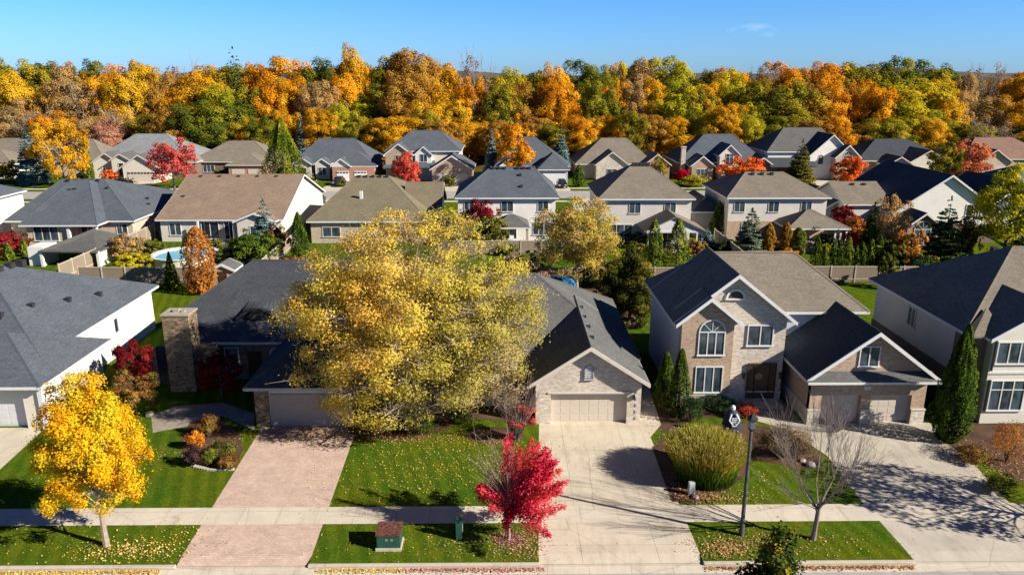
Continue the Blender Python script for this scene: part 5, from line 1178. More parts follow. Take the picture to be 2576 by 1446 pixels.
CD(435, 727, 635, 36, CEDY, 'small bright green cedar by the board fence near the pool', 4, 'cone')
CD(509, 737, 572, 62, COP, 'tall copper orange columnar tree right of the pool', 5, 'column', 'columnar tree', 4200, 0.24, 'columnar_tree')
CD(757, 655, 535, 44, CED, 'narrow dark cedar at the left shoulder of the huge yellow green tree', 6)
T(325, 655, 585, 95, FLEAF['tan'], 'tan twiggy shrub tree along the board fence beside the deck bungalow', 7, ch=0.03, n=3200, tw=2)
T(340, 682, 635, 95, FLEAF['ygreen'], 'yellow green spreading shrub left of the pool', 8, ch=0.02, n=3500)
T(28, 640, 583, 85, MAR, 'burgundy maple at the left edge behind the white sided house roof', 9, n=3500)
CD(65, 645, 600, 18, CEDY, 'small yellow green cedar right of the burgundy maple at left', 10, n=1200); CD(25, 655, 612, 22, CEDY, 'small yellow green cedar below the burgundy maple at left', 11, n=1200)
T(1205, 612, 497, 105, MAR, 'dark burgundy tree against the slate roofed white house', 12, n=5200)
T(1235, 625, 528, 80, OLV, 'olive green tree in front of the burgundy tree', 13, n=4200); T(1180, 625, 545, 50, BRN, 'brown olive shrub tree left of the olive tree', 14, n=2500)
T(1450, 732, 492, 215, leafm('amber thinning leaves', [(0.28, 0.23, 0.04), (0.48, 0.38, 0.06), (0.64, 0.48, 0.10), (0.50, 0.30, 0.12)], .35, .25), 'amber yellow tree with a pale forked trunk behind the gabled garage roof', 15, n=21000, leaf=0.18, ncl=150, ch=0.12, tw=5, bark=PALEBARK, clr=(.08, .16), jit=.5)
T(1330, 745, 655, 120, FLEAF['bare'], 'leafless purplish thicket right of the huge yellow green tree', 16, ch=0.02, n=2500, tw=5, bark=TWIG)
CD(1641, 700, 553, 58, CEDY, 'left of the two tall yellow green cedars above the brick house roof', 17); CD(1700, 700, 551, 64, CEDY, 'right of the two tall yellow green cedars above the brick house roof', 18)
T(1582, 815, 626, 150, leafm('dark olive oak leaves', [(0.02, 0.03, 0.01), (0.05, 0.065, 0.014), (0.12, 0.12, 0.02), (0.28, 0.2, 0.03)]), 'large dark round evergreen between the beige garage roof and the brick house', 19, n=30000, leaf=0.17, ncl=150, ch=0.0, low=-0.97, clr=(.13, .22), jit=.2)
CD(1805, 596, 507, 38, CED, 'narrow dark cedar beside the grey wing of the hipped patio house', 20)
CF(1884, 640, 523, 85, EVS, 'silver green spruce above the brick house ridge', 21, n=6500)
CF(1775, 625, 570, 48, EVB, 'small blue green spruce left of the silver green spruce', 22, n=2000)
T(1845, 596, 548, 46, PINKR, 'pink red shrub tree between the narrow cedar and the silver green spruce', 23, n=1800)
for i, (u, vt, w_) in enumerate(((1930, 562, 24), (1973, 560, 24), (2003, 574, 34))):
    CD(u, 645, vt, w_, leafm('orange olive columnar leaves', [(0.14, 0.10, 0.02), (0.34, 0.17, 0.025), (0.5, 0.22, 0.03), (0.26, 0.22, 0.03)], .3, .5) if i < 2 else OLV, ('slim orange columnar tree right of the silver green spruce', 'second slim orange columnar tree, just left of the hipped patio', 'olive brown columnar tree below the left end of the hipped patio roof')[i], 30+i, 'column', 'columnar tree', 2400, 0.22, 'columnar_tree')
CD(2135, 636, 588, 46, RED, 'bright crimson ball shaped bush beside the patio posts', 34, 'ball', 'bush', 2200, 0.18, 'round_bush')
T(2120, 600, 515, 75, MAR, 'maroon tree right of the hipped patio roof', 35, n=3500); T(2150, 610, 545, 50, COP, 'orange brown tree right of the maroon tree', 36, n=2200)
CF(2185, 640, 508, 62, CED, 'green spruce left of the white gabled house', 37)
T(2232, 645, 492, 95, FLEAF['tan'], 'pale golden birch like tree before the white gable left corner', 38, n=4200, tw=4, bark=PALEBARK, leaf=.2)
T(2280, 690, 572, 75, COP, 'rust brown tree in front of the arched window of the white gabled house', 39, ch=.03, n=3600); T(2228, 690, 590, 70, OLV, 'dark olive shrubby tree left of the rust brown tree', 40, ch=.03, n=3600)
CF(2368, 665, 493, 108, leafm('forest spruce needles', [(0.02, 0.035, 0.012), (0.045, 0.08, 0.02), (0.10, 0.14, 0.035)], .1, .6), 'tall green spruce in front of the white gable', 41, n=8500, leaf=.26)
T(2425, 665, 535, 60, BRN, 'dark bronze tree between the tall green spruce and the yellow green tree', 42, n=3000)
T(2520, 668, 418, 195, leafm('lime yellow leaves', [(0.10, 0.13, 0.015), (0.24, 0.25, 0.02), (0.50, 0.46, 0.02), (0.72, 0.58, 0.02)], .35, .2), 'large lime yellow tree at the right edge above the two storey stucco house', 43, n=13000, leaf=.27, ncl=80, ch=.05)
T(2590, 690, 590, 120, EVG, 'dark evergreen mass at the right edge below the lime yellow tree', 44, ch=.02, n=4500)
for i in range(13):
    u = 2048+i*19.0+(i % 3)*2; loc, h, w_ = spot(u, 690, 614+(i*7 % 4)*6, 19)
    cedar('hedge_cedar', loc, 'slim hedge cedar behind the board fence, %s from the left in its row' % ('first', 'second', 'third', 'fourth', 'fifth', 'sixth', 'seventh', 'eighth', 'ninth', 'tenth', 'eleventh', 'twelfth', 'last')[i], w_*1.7, h*1.25, CEDY if i % 3 == 1 else CED, 300+i, 'cedar', 'row of slim hedge cedars', 1500, 0.16)
# back garden and far street plants
T(440, 478, 345, 112, PINKR, 'large pink red maple before the light grey roofed house with cream gables', 50, n=6500, leaf=.34, tw=3, ch=.08)
T(1022, 478, 378, 78, leafm('coral red leaves', [(0.45, 0.05, 0.04), (0.68, 0.10, 0.06), (0.72, 0.16, 0.08)]), 'small coral red maple in front of the two storey slate roofed house', 51, n=4200, leaf=.32, shape='egg')
T(1866, 458, 393, 108, ORR, 'wide flame orange maple in front of the cream dormer', 52, n=5200, leaf=.32)
T(1716, 462, 424, 42, leafm('crimson leaves', [(0.35, 0.004, 0.02), (0.55, 0.008, 0.03), (0.65, 0.02, 0.04)]), 'low crimson round bush below the slim pale chimney', 53, 'round_bush', 'bush', n=1600, leaf=.3, ch=.02)
T(1752, 470, 440, 70, FLEAF['ygreen'], 'yellow green low shrubs right of the crimson bush', 54, 'garden_shrub', 'shrub', n=1800, leaf=.3, ch=.02)
T(2130, 480, 385, 80, ORR, 'red orange maple under the round topped window of the white gabled house', 55, n=4500, leaf=.32)
T(2425, 462, 350, 105, leafm('salmon orange leaves', [(0.38, 0.10, 0.05), (0.62, 0.17, 0.07), (0.70, 0.27, 0.10)]), 'salmon orange tree right of the cream gabled bungalow', 56, n=5200, leaf=.34, tw=3)
T(2375, 462, 360, 85, FLEAF['olive'], 'olive tree just left of the salmon orange tree', 57, n=4500, leaf=.36)
CF(86, 462, 305, 68, EVB, 'tall blue green spruce near the left edge before the tan roofed white house', 58, leaf=.36)
T(165, 470, 285, 128, FLEAF['gold'], 'large orange gold maple right of the blue green spruce at left', 59, n=9000, leaf=.38, ncl=60, ch=.05)
CD(226, 455, 355, 24, CEDY, 'narrow yellow green cedar right of the large orange gold maple', 60, n=1800, leaf=.28)
T(10, 455, 408, 55, FLEAF['yellow'], 'small yellow bush tree at the very left edge on the far street', 61, n=1800, leaf=.32, ch=.02); T(35, 460, 402, 42, OLV, 'dark olive shrub tree beside the small yellow one at the left edge', 62, n=1500, leaf=.3, ch=.02)
CD(718, 478, 298, 118, leafm('olive green pyramid leaves', [(0.05, 0.07, 0.01), (0.13, 0.17, 0.015), (0.28, 0.28, 0.02), (0.5, 0.4, 0.03)], .2, .3), 'broad green pyramid shaped tree between the taupe house and the brick bungalow', 63, 'cone', 'tree', 9000, .34, 'pyramid_tree')
CF(764, 420, 283, 46, EVB, 'dark blue green spruce behind the pyramid shaped tree', 64, leaf=.36, n=3500)
CF(1237, 440, 325, 40, EVB, 'slim blue green spruce left of the round orange maple', 65, leaf=.36, n=3500); CF(1411, 420, 320, 46, EVB, 'blue green spruce right of the steep grey roof', 66, leaf=.36, n=3500)
T(1298, 470, 288, 105, FLEAF['orange'], 'round flame orange and yellow maple behind the slate roofed white house', 67, n=7500, leaf=.36, ncl=60, ch=.1)
CF(2010, 462, 350, 70, leafm('bronze green leaves', [(0.03, 0.04, 0.012), (0.08, 0.09, 0.02), (0.2, 0.16, 0.03)]), 'dark bronze green oval tree before the white gabled two storey house', 68, leaf=.34)
CF(2348, 385, 322, 34, EVB, 'left of the two small dark pines right of the cream gable', 69, leaf=.36, n=2200); CF(2385, 385, 320, 34, EVB, 'right of the two small dark pines beside the cream gable', 70, leaf=.36, n=2200)
CD(1455, 470, 415, 30, CED, 'small dark cedar between the white garage and the taupe house', 71, n=1300, leaf=.28); CD(2290, 462, 430, 25, OLV, 'small olive shrub before the cream gabled bungalow', 72, 'ball', 'shrub', 900, .3, 'garden_shrub')
T(275, 462, 425, 42, ORR, 'small red shrub left of the wide beige garage door', 73, 'garden_shrub', 'shrub', n=900, leaf=.28, ch=.02); T(310, 470, 448, 60, OLV, 'low green hedge shrub before the cream gabled grey house', 74, 'garden_shrub', 'shrub', n=900, leaf=.28, ch=.02)
T(255, 400, 345, 50, FLEAF['rust'], 'rust coloured tree between the narrow cedar and the cream gabled grey house', 75, n=2000, leaf=.36)
for i, (u, vb, vt, w_, mt, lab) in enumerate(((1275, 640, 608, 60, OLV, 'low olive shrubs beside the small grey roofed porch'), (1600, 640, 606, 60, OLV, 'dark low shrubs at the gabled patio of the pale house'), (1400, 640, 612, 50, EVG, 'dark clipped shrub below the white house triple window'),
        (2075, 640, 612, 45, FLEAF['ygreen'], 'yellow green shrub by the hipped patio'), (600, 628, 600, 60, OLV, 'low shrubs at the brown roofed bungalow patio'), (1980, 655, 625, 50, FLEAF['orange'], 'orange shrub below the hipped patio'), (2330, 690, 640, 60, OLV, 'olive shrub at the foot of the tall green spruce'), (860, 470, 452, 30, OLV, 'round green shrub by the brick bungalow entrance'))):
    T(u, vb, vt, w_, mt, lab, 500+i, 'garden_shrub', 'shrub', n=1500, leaf=.2, ch=.02)

MORE = [(1345, 700, 628, 90, OLV, 'dark olive bushy tree left of the forked amber tree trunk'), (1395, 760, 700, 80, EVG, 'dark hedge mass beside the blue cover'), (1500, 720, 655, 110, EVG, 'dark green growth under the amber tree, left of the round evergreen'), (1480, 790, 735, 90, BRN, 'brown shrubbery behind the garage ridge'),
  (1660, 655, 622, 70, OLV, 'olive shrubs behind the pair of tall cedars'), (1745, 650, 600, 60, BRN, 'bronze shrub between the cedars and the silver green spruce'), (1820, 640, 600, 60, EVG, 'dark green shrub left of the silver green spruce'), (1600, 610, 585, 60, OLV, 'low shrubs along the wall of the gabled patio house'),
  (1950, 640, 605, 60, BRN, 'bronze shrubs behind the orange columnar trees'), (2075, 618, 590, 50, CED, 'green shrub at the left patio posts'), (2330, 620, 575, 55, BRN, 'bronze shrub at the foot of the white gable wall'), (2225, 725, 640, 50, OLV, 'olive growth at the right end of the hedge cedars'),
  (2290, 700, 630, 90, EVG, 'dark green bush below the rust brown tree'), (2440, 700, 640, 110, EVG, 'dark hedge between the spruce and the lime yellow tree'), (590, 672, 625, 90, CED, 'green bushes right of the pool'), (540, 640, 600, 50, OLV, 'small shrub behind the pool'), (455, 600, 575, 60, FLEAF['tan'], 'tan shrub at the corner of the brown roofed bungalow'),
  (385, 640, 600, 60, OLV, 'olive shrub along the fence left of the pool'), (740, 690, 640, 60, BRN, 'brown tree top peeking over the dark roof left of the huge tree'), (790, 600, 555, 60, OLV, 'olive tree between the narrow dark cedar and the olive tan roof'), (1110, 600, 560, 60, OLV, 'olive tree between the tan and slate roofed houses'), (1285, 690, 640, 80, FLEAF['bare'], 'thin grey thicket behind the huge tree right side'),
  (1130, 470, 440, 40, OLV, 'small shrub tree beside the tan garage across the far street'), (985, 470, 445, 34, CED, 'dark shrub at the corner of the slate roofed far house'), (700, 480, 455, 46, CED, 'green shrub at the foot of the pyramid tree'), (1560, 455, 428, 50, BRN, 'bronze shrub before the mottled stone gable'), (1655, 455, 395, 44, FLEAF['olive'], 'olive tree between the pink brick wing and the slim chimney'), (1945, 470, 440, 50, OLV, 'shrub left of the dark bronze green oval tree'),
  (2200, 480, 445, 50, OLV, 'olive shrub right of the red orange maple'), (560, 445, 425, 40, OLV, 'clipped shrub before the low taupe house'), (2480, 470, 430, 60, OLV, 'olive bushes right of the salmon orange tree')]
for i, (u, vb, vt, w_, mt, lab) in enumerate(MORE): T(u, vb, vt, w_, mt, lab, 900+i, 'garden_shrub' if vb-vt < 60 else 'garden_tree', 'shrub' if vb-vt < 60 else 'tree', n=3200, leaf=.2, ch=.0, low=-.97, ncl=60)
# ------------------------------------------------------------------ the woods
rng = np.random.default_rng(99)
def proto(seed, w_, h, n, leaf, ncl, shape, clr=(.13, .24)):
    P, nr, v, cen, rg = crown_data(seed, w_, h*0.9, n, ncl, shape, None, clr, depth=(0.45, 0.95), low=-0.9, jit=0.22, ow=0.36); P[:, 2] += h*0.05; cen[:, 2] += h*0.1
    c = leaf_mesh('crown', P, nr, leaf, v, FLEAF['gold'], rg); mb = MB(); branches(mb, (0, 0, 0), (0, 0, h*0.82), cen, 0.28, rg, 0.35, 4)
    t = bpy.data.meshes.new('trunk'); t.from_pydata(mb.v, [], mb.f); t.materials.append(BARK); return c, t
PR = [proto(600+i, 12, 18, 26000, 0.31, 135, ('round', 'oval', 'egg', 'vase')[i % 4]) for i in range(8)]
def proto_bare(seed):
    rg = np.random.default_rng(seed); mb = MB(); mb.tube((0, 0, 0), (0, 0, 7), .22, .16, 6)
    for i in range(9): a = i*0.7; grow(mb, (0, 0, 4+i*0.9), (math.cos(a)*.8, math.sin(a)*.8, .9), 4.2, .1, 2, rg, .45, (2, 4), .15, None, .03)
    t = bpy.data.meshes.new('trunk'); t.from_pydata(mb.v, [], mb.f); t.materials.append(PALEBARK)
    P, nr, v, cen, rg2 = crown_data(seed, 10, 14, 2000, 40, 'round', None, (.12, .24)); P[:, 2] += 3.5
    return leaf_mesh('crown', P, nr, .34, v, FLEAF['bare'], rg2), t
PB = [proto_bare(700), proto_bare(701), proto_bare(702)]
NAMEC = {'gold': 'golden', 'yellow': 'bright yellow', 'orange': 'orange', 'rust': 'rust brown', 'olive': 'olive', 'green': 'dark green', 'ygreen': 'yellow green', 'tan': 'pale tan', 'bare': 'nearly leafless grey', 'pink': 'dusty pink'}
ZONES = [(60, 'above the blue green spruce at the left edge'), (200, 'above the large orange gold maple'), (370, 'behind the cream gabled grey house'), (500, 'above the big pink red maple'), (640, 'behind the low taupe hip roof'), (780, 'above the pyramid shaped tree'), (950, 'behind the two white garage doors'), (1140, 'behind the two storey slate roof'), (1300, 'above the round orange maple'), (1430, 'right of the steep grey roof'), (1640, 'behind the mottled stone gable'), (1800, 'left behind the slim pale chimney'), (1950, 'behind the cream dormer house'), (2130, 'behind the round topped window house'), (2300, 'behind the cream gabled bungalow'), (2430, 'above the salmon orange tree'), (2800, 'at the far right')]
BACK = [(20,135,95,'ygreen'),(95,150,85,'olive'),(150,146,75,'tan'),(215,138,62,'green'),(262,146,100,'orange'),(352,139,62,'yellow'),(400,168,80,'rust'),(445,172,85,'bare'),(500,152,95,'gold'),(572,158,85,'olive'),(640,150,70,'orange'),(700,130,110,'orange'),(790,128,92,'green'),(845,150,60,'rust'),(882,103,78,'gold'),(905,150,60,'orange'),(962,130,100,'olive'),(1032,117,110,'rust'),(1112,150,90,'gold'),(1193,145,72,'bare'),(1266,155,92,'ygreen'),(1335,168,72,'olive'),(1395,155,84,'orange'),(1470,145,92,'green'),(1508,152,60,'olive'),(1556,150,55,'yellow'),(1612,136,75,'tan'),(1692,130,115,'ygreen'),(1770,162,58,'green'),(1840,160,92,'gold'),(1910,180,60,'bare'),(1975,150,95,'orange'),(2030,162,80,'rust'),(2085,150,95,'orange'),(2170,147,125,'olive'),(2255,130,88,'green'),(2340,135,112,'green'),(2425,176,60,'tan'),(2485,165,80,'bare'),(2565,180,90,'orange'),(2620,170,90,'gold'),(-40,140,95,'olive')]
MID = [(15,172,85,'yellow'),(60,240,80,'tan'),(103,208,72,'gold'),(165,190,85,'tan'),(215,235,80,'bare'),(255,185,90,'orange'),(300,170,85,'yellow'),(340,215,70,'bare'),(395,210,85,'rust'),(440,215,75,'orange'),(490,178,112,'gold'),(560,205,110,'ygreen'),(625,215,85,'green'),(690,200,105,'orange'),(745,185,90,'gold'),(800,200,80,'tan'),(855,180,85,'orange'),(905,235,88,'ygreen'),(960,200,88,'green'),(1020,175,95,'rust'),(1075,200,95,'gold'),(1140,240,92,'yellow'),(1180,185,62,'orange'),(1215,225,75,'bare'),(1260,205,90,'olive'),(1320,200,85,'rust'),(1370,225,70,'olive'),(1400,190,80,'orange'),(1450,222,68,'ygreen'),(1500,190,80,'green'),(1545,200,78,'orange'),(1600,200,80,'tan'),(1640,190,85,'gold'),(1700,205,90,'ygreen'),(1745,200,75,'olive'),(1780,200,75,'gold'),(1840,170,88,'ygreen'),(1890,205,62,'olive'),(1960,190,130,'olive'),(2035,205,88,'rust'),(2090,195,90,'orange'),(2140,205,80,'rust'),(2200,190,85,'orange'),(2290,188,150,'ygreen'),(2375,190,85,'gold'),(2415,230,70,'tan'),(2560,235,90,'gold'),(2490,245,80,'tan')]
FRONT = [(25,262,90,'tan'),(75,285,70,'bare'),(130,270,80,'orange'),(195,292,75,'tan'),(255,292,75,'pink'),(300,275,75,'bare'),(345,290,70,'rust'),(385,282,75,'olive'),(420,262,80,'rust'),(470,250,90,'green'),(530,238,105,'green'),(590,285,75,'olive'),(632,300,70,'orange'),(668,290,75,'green'),(715,268,62,'gold'),(800,268,72,'gold'),(848,252,62,'ygreen'),(888,285,65,'olive'),(945,290,75,'olive'),(995,285,105,'gold'),(1065,270,72,'olive'),(1110,300,70,'rust'),(1150,292,78,'gold'),(1200,305,62,'gold'),(1250,300,70,'rust'),(1345,290,75,'rust'),(1390,300,72,'olive'),(1460,285,72,'orange'),(1480,330,62,'yellow'),(1545,290,72,'orange'),(1590,270,70,'olive'),(1640,285,75,'rust'),(1700,290,82,'gold'),(1755,300,62,'tan'),(1790,270,78,'ygreen'),(1830,250,82,'gold'),(1880,255,70,'ygreen'),(1935,290,85,'green'),(1990,270,85,'olive'),(2050,300,80,'rust'),(2105,290,80,'orange'),(2160,310,80,'rust'),(2215,290,85,'olive'),(2280,285,90,'ygreen'),(2340,290,80,'gold'),(2400,300,62,'olive'),(2440,305,75,'ygreen'),(2500,300,80,'bare'),(2550,310,75,'olive'),(2620,290,90,'gold')]
rows = (('on the skyline', 212, BACK), ('midway up the woods', 198, MID), ('at the woods edge', 185, FRONT))
wood = []
for ri, (rt, y0, lst) in enumerate(rows):
    for (u, vt, wp, cn) in lst:
        y = y0+rng.uniform(-4, 4); x, h = hy(u, vt-(9, 10, 5)[ri], y); h = max(5, h); dep = y*math.cos(PITCH)+(CH-h)*math.sin(PITCH); wood.append([u, x, y, h, wp/F*dep*(1.12 if ri < 2 else 1.15), cn, rt])
cnt = {}
for t in wood:
    z = next(zz[1] for zz in ZONES if t[0] < zz[0]); t.append(z); cnt.setdefault((t[5], t[6], z), []).append(t)
for kx, l in cnt.items():
    l.sort(key=lambda q: q[0])
    for i, t in enumerate(l):
        nm = NAMEC[kx[0]]
        if len(l) == 1: t.append('%s tree %s, %s' % (nm, kx[1], kx[2]))
        else: t.append('%s %s tree %s, %s' % (('left', 'right')[i] if len(l) == 2 else ('left', 'middle', 'right', 'far right')[min(i, 3)], nm, kx[1], kx[2]))
def place(root_name, cm, tm, x, y, h, w_, h0, w0, mat, label, rz, grp='trees of the autumn woods'):
    root = empty(root_name, (x, y, 0), label, 'tree', grp, rz)
    for nm, me in (('crown', cm), ('trunk', tm)):
        o = bpy.data.objects.new(nm, me); COL.objects.link(o); o.parent = root; o.scale = (w_/w0, w_/w0, h/h0)
        if nm == 'crown': o.material_slots[0].link = 'OBJECT'; o.material_slots[0].material = mat
for i, t in enumerate(wood):
    u, x, y, h, w_, cn, rt, z, lab = t
    if cn == 'bare': c, tm = PB[i % 3]; place('forest_tree', c, tm, x, y, h, w_*1.1, 17.5, 10, FLEAF['bare'], lab, rng.uniform(0, 6.28))
    else: c, tm = PR[i % 8]; place('forest_tree', c, tm, x, y, h, w_*1.55, 18, 12, FLEAF[cn], lab, rng.uniform(0, 6.28))
x, h = hy(584, 118, 206)
conifer('pine_tree', (x, 206), 'lone tall pine spire standing above the skyline left of the middle', 7.5, h, EVG, 9, 'trees of the autumn woods', n=11000, leaf=.45, cat='pine tree', sharp=.55)
# woodland floor brush: the low leafy edge below the trees
P = []; N_ = []; V = []
for i in range(420):
    x, y = rng.uniform(-150, 165), rng.uniform(179, 205); r = rng.uniform(1.2, 3.0); s_ = sph(rng, 60); P.append(s_*r*np.array([1, 1, .9])+np.array([x, y, r*.7])); N_.append(s_+rng.normal(size=(60, 3))*.4); V.append(np.full(60, rng.random())*.7+rng.random(60)*.3)
o = bpy.data.objects.new('undergrowth', leaf_mesh('undergrowth', np.concatenate(P), np.concatenate(N_), .7, np.concatenate(V), FLEAF['rust'], rng)); COL.objects.link(o)
tag(o, 'brown leafy undergrowth along the foot of the woods behind the far houses', 'undergrowth', None, 'stuff')
# the woods going on beyond, one mass
P = []; N_ = []; V = []
for i in range(5200):
    y = 228+rng.random()**1.6*900; x = rng.uniform(-0.85, 0.9)*y; hh_ = rng.uniform(10, 17)*(1-0.25*(y > 300)); r = rng.uniform(3.5, 6.5)*(1+y/900); k_ = 22
    if x > 95 and y < 420 and rng.random() < .35: continue
    s_ = sph(rng, k_); s_[:, 2] = np.abs(s_[:, 2])-.25; P.append(s_*np.array([r, r, hh_*.6])+np.array([x, y, hh_*.45])); N_.append(s_+rng.normal(size=(k_, 3))*.4); V.append(np.full(k_, rng.random())*.75+rng.random(k_)*.25)
sz = 1.5
o = bpy.data.objects.new('distant_woods', leaf_mesh('distant_woods', np.concatenate(P), np.concatenate(N_), sz, np.concatenate(V), leafm('distant wood leaves', [(0.10, 0.085, 0.04), (0.20, 0.14, 0.05), (0.30, 0.20, 0.07), (0.22, 0.2, 0.05)], .2, .02), rng)); COL.objects.link(o)
tag(o, 'brownish autumn woods stretching away to the horizon behind the nearer trees', 'woods', None, 'stuff')

# ------------------------------------------------------------------ fallen leaves
def litter(name, spots, n, mat, label, size=0.085, seed=0):
    rg = np.random.default_rng(seed); P = []
    tot = sum(s[4] for s in spots)
    for (cx, cy, sx, sy, wt) in spots:
        k_ = int(n*wt/tot); P.append(np.stack([cx+rg.normal(size=k_)*sx, cy+rg.normal(size=k_)*sy, np.full(k_, 0.035)+rg.random(k_)*.03], 1))
    P = np.concatenate(P); P = P[P[:, 1] > 29.8]
    Nn = rg.normal(size=(len(P), 3))*.35+np.array([0, 0, 1]); o = bpy.data.objects.new(name, leaf_mesh(name, P, Nn, size, rg.random(len(P)), mat, rg)); COL.objects.link(o); return tag(o, label, 'fallen leaves', None, 'stuff')
LY = leafm('fallen yellow leaves', [(0.5, 0.28, 0.05), (0.7, 0.48, 0.12), (0.78, 0.6, 0.25)], .1); LP = leafm('fallen pink leaves', [(0.4, 0.12, 0.1), (0.58, 0.26, 0.2), (0.66, 0.42, 0.34)], .1); LB = leafm('fallen brown leaves', [(0.3, 0.13, 0.05), (0.5, 0.26, 0.12), (0.66, 0.42, 0.22)], .1)
litter('fallen_leaves', [(-17.6, 30.8, 1.4, .45, 5), (-19.5, 31.2, 3, 1, 2), (-15.6, 31, .7, 1, 1)], 900, LY, 'yellow leaves fallen on the verge under the golden maple', seed=1)
litter('fallen_leaves', [(-5, 38, 3, 2.6, 6), (-4, 41, 4, .8, 3), (-2, 37, 3, 2, 3), (-12, 42.3, 2.5, .8, 5), (-4, 31, 3, .8, 1.2), (13.5, 36, 2, 1.2, 1)], 2600, LY, 'pale yellow leaves scattered on the lawn under the huge tree', .075, 2)
litter('fallen_leaves', [(1.0, 30.9, .5, .8, 2), (0.2, 31.5, .9, .5, 2), (1.2, 34.6, .8, .3, 1), (-1.2, 31, 1.5, .7, 1), (0.6, 36.6, .8, 1.8, 1.6)], 1500, LP, 'pink leaves round the foot of the scarlet maple', .07, 3)
litter('fallen_leaves', [(10.2, 30.6, .7, .45, 4), (11.6, 31, 1.2, .7, 3), (10.8, 35.0, 1.3, .35, 4), (13.4, 31, 1.6, .7, 2), (9.5, 36, .5, .8, 1.4), (16, 31, 1.5, .6, .5), (9.6, 43, .6, 2, 1)], 2300, LB, 'brown and coral leaves on the verge under the street lamp', .08, 4)
litter('fallen_leaves', [(27.6, 39.5, 1.2, 1.2, 4), (29, 37.5, 1.4, .8, 3), (-12.3, 42.6, 1.9, .6, 6), (-6, 42, 3, .5, 4), (-20, 40, 1.5, 1, 1)], 2600, LB, 'brown leaves in the beds along the house fronts', .08, 5)
def gut(x0, x1, n, mat, lab, seed):
    rg = np.random.default_rng(seed); P = np.stack([rg.uniform(x0, x1, n), 29.44-np.abs(rg.normal(size=n))*.13, -.105+rg.random(n)*.05], 1)
    o = bpy.data.objects.new('fallen_leaves', leaf_mesh('fallen_leaves', P, rg.normal(size=(n, 3))*.4+np.array([0, 0, 1]), .085, rg.random(n), mat, rg)); COL.objects.link(o); tag(o, lab, 'fallen leaves', None, 'stuff')
gut(-24, -15.5, 1500, LY, 'yellow leaves drifted in the gutter at the left', 6); gut(-8.5, -4.5, 650, LY, 'yellow leaves drifted in the gutter right of the pink driveway', 7)
gut(-4.8, 1.8, 1100, LP, 'pink leaves drifted in the gutter by the scarlet maple', 8); gut(9, 18.6, 1500, LB, 'coral brown leaves drifted in the gutter by the street lamp', 9)

# ------------------------------------------------------------------ camera and light
cam_d = bpy.data.cameras.new('camera'); cam = bpy.data.objects.new('camera', cam_d); COL.objects.link(cam)
cam.location = (0, 0, CH); cam.rotation_euler = (R(90)-PITCH, 0, -YAW)
cam_d.sensor_width = 36; cam_d.lens = 36*F/2576.0; cam_d.clip_end = 9000; C.camera = cam
EL, AZ = R(29.5), R(-23)        # sun towards +x, slightly behind the camera
sd = Vector((math.cos(EL)*math.cos(AZ), math.cos(EL)*math.sin(AZ), math.sin(EL)))
sl = bpy.data.lights.new('sun', 'SUN'); sl.energy = 5.0; sl.angle = R(0.53); sl.color = (1.0, 0.91, 0.77)
so = bpy.data.objects.new('sun', sl); COL.objects.link(so); so.rotation_euler = sd.to_track_quat('Z', 'Y').to_euler()
w = bpy.data.worlds.new('World'); C.world = w; w.use_nodes = True
wn = w.node_tree; bg = wn.nodes['Background']; sky = wn.nodes.new('ShaderNodeTexSky'); sky.sky_type = 'NISHITA'
sky.sun_disc = False; sky.sun_elevation = EL; sky.sun_rotation = math.atan2(sd.x, sd.y); sky.altitude = 300; sky.air_density = 1.0; sky.dust_density = 0.3; sky.ozone_density = 2.5
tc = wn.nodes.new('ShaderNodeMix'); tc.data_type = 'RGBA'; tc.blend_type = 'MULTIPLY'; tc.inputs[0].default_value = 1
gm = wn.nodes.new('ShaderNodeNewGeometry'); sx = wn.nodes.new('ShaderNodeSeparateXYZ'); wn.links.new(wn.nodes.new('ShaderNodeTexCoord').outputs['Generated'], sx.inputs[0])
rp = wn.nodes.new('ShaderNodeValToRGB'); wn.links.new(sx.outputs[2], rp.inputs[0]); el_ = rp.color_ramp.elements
el_[0].position = 0.0; el_[0].color = (0.57, 1.02, 2.0, 1); el_[1].position = 0.12; el_[1].color = (0.42, 0.95, 1.75, 1); e3 = el_.new(0.2); e3.color = (0.20, 0.42, 0.85, 1); e4 = el_.new(0.5); e4.color = (0.10, 0.22, 0.5, 1)
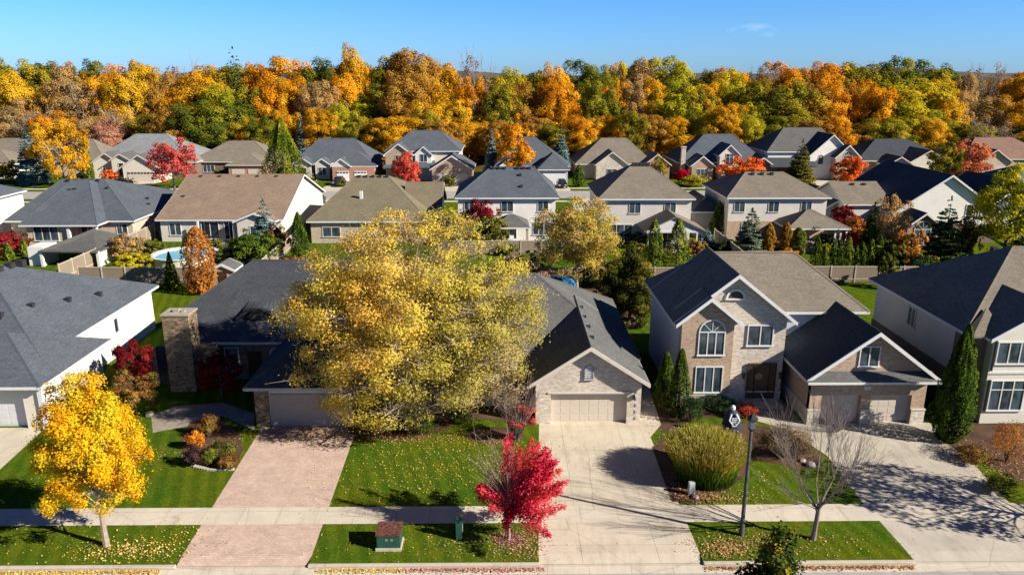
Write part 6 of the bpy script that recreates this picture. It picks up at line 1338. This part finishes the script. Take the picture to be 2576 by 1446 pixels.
wn.links.new(sky.outputs[0], tc.inputs[6]); wn.links.new(rp.outputs[0], tc.inputs[7])
nd = Vector(_ray(1893, 80)).normalized()
cl_c = wn.nodes.new('ShaderNodeTexCoord').outputs['Generated']; mpp = wn.nodes.new('ShaderNodeMapping'); mpp.inputs['Location'].default_value = (-nd.x*1, -nd.y, -nd.z*3.2); mpp.inputs['Scale'].default_value = (1, 1, 3.2); wn.links.new(cl_c, mpp.inputs[0])
ln_ = wn.nodes.new('ShaderNodeVectorMath'); ln_.operation = 'LENGTH'; wn.links.new(mpp.outputs[0], ln_.inputs[0])
no_ = wn.nodes.new('ShaderNodeTexNoise'); no_.inputs['Scale'].default_value = 26; no_.inputs['Detail'].default_value = 5; mp2 = wn.nodes.new('ShaderNodeMapping'); mp2.inputs['Scale'].default_value = (1, 1, 3); wn.links.new(cl_c, mp2.inputs[0]); wn.links.new(mp2.outputs[0], no_.inputs[0])
m1 = wn.nodes.new('ShaderNodeMapRange'); m1.inputs[1].default_value = 0.032; m1.inputs[2].default_value = 0.0; wn.links.new(ln_.outputs['Value'], m1.inputs[0])
m2 = wn.nodes.new('ShaderNodeMapRange'); m2.inputs[1].default_value = 0.45; m2.inputs[2].default_value = 0.8; wn.links.new(no_.outputs[0], m2.inputs[0])
m3 = wn.nodes.new('ShaderNodeMath'); m3.operation = 'MULTIPLY'; m3.use_clamp = True; wn.links.new(m1.outputs[0], m3.inputs[0]); wn.links.new(m2.outputs[0], m3.inputs[1])
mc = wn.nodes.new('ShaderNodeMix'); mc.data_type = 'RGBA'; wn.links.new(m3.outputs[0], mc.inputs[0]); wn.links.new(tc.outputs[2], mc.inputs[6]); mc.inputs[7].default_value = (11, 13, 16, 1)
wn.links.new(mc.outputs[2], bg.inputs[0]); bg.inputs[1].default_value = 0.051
C.view_settings.view_transform = 'Standard'; C.view_settings.look = 'None'; C.view_settings.exposure = 0.92
C.cycles.max_bounces = 5; C.cycles.diffuse_bounces = 2; C.cycles.transmission_bounces = 2; C.cycles.transparent_max_bounces = 4
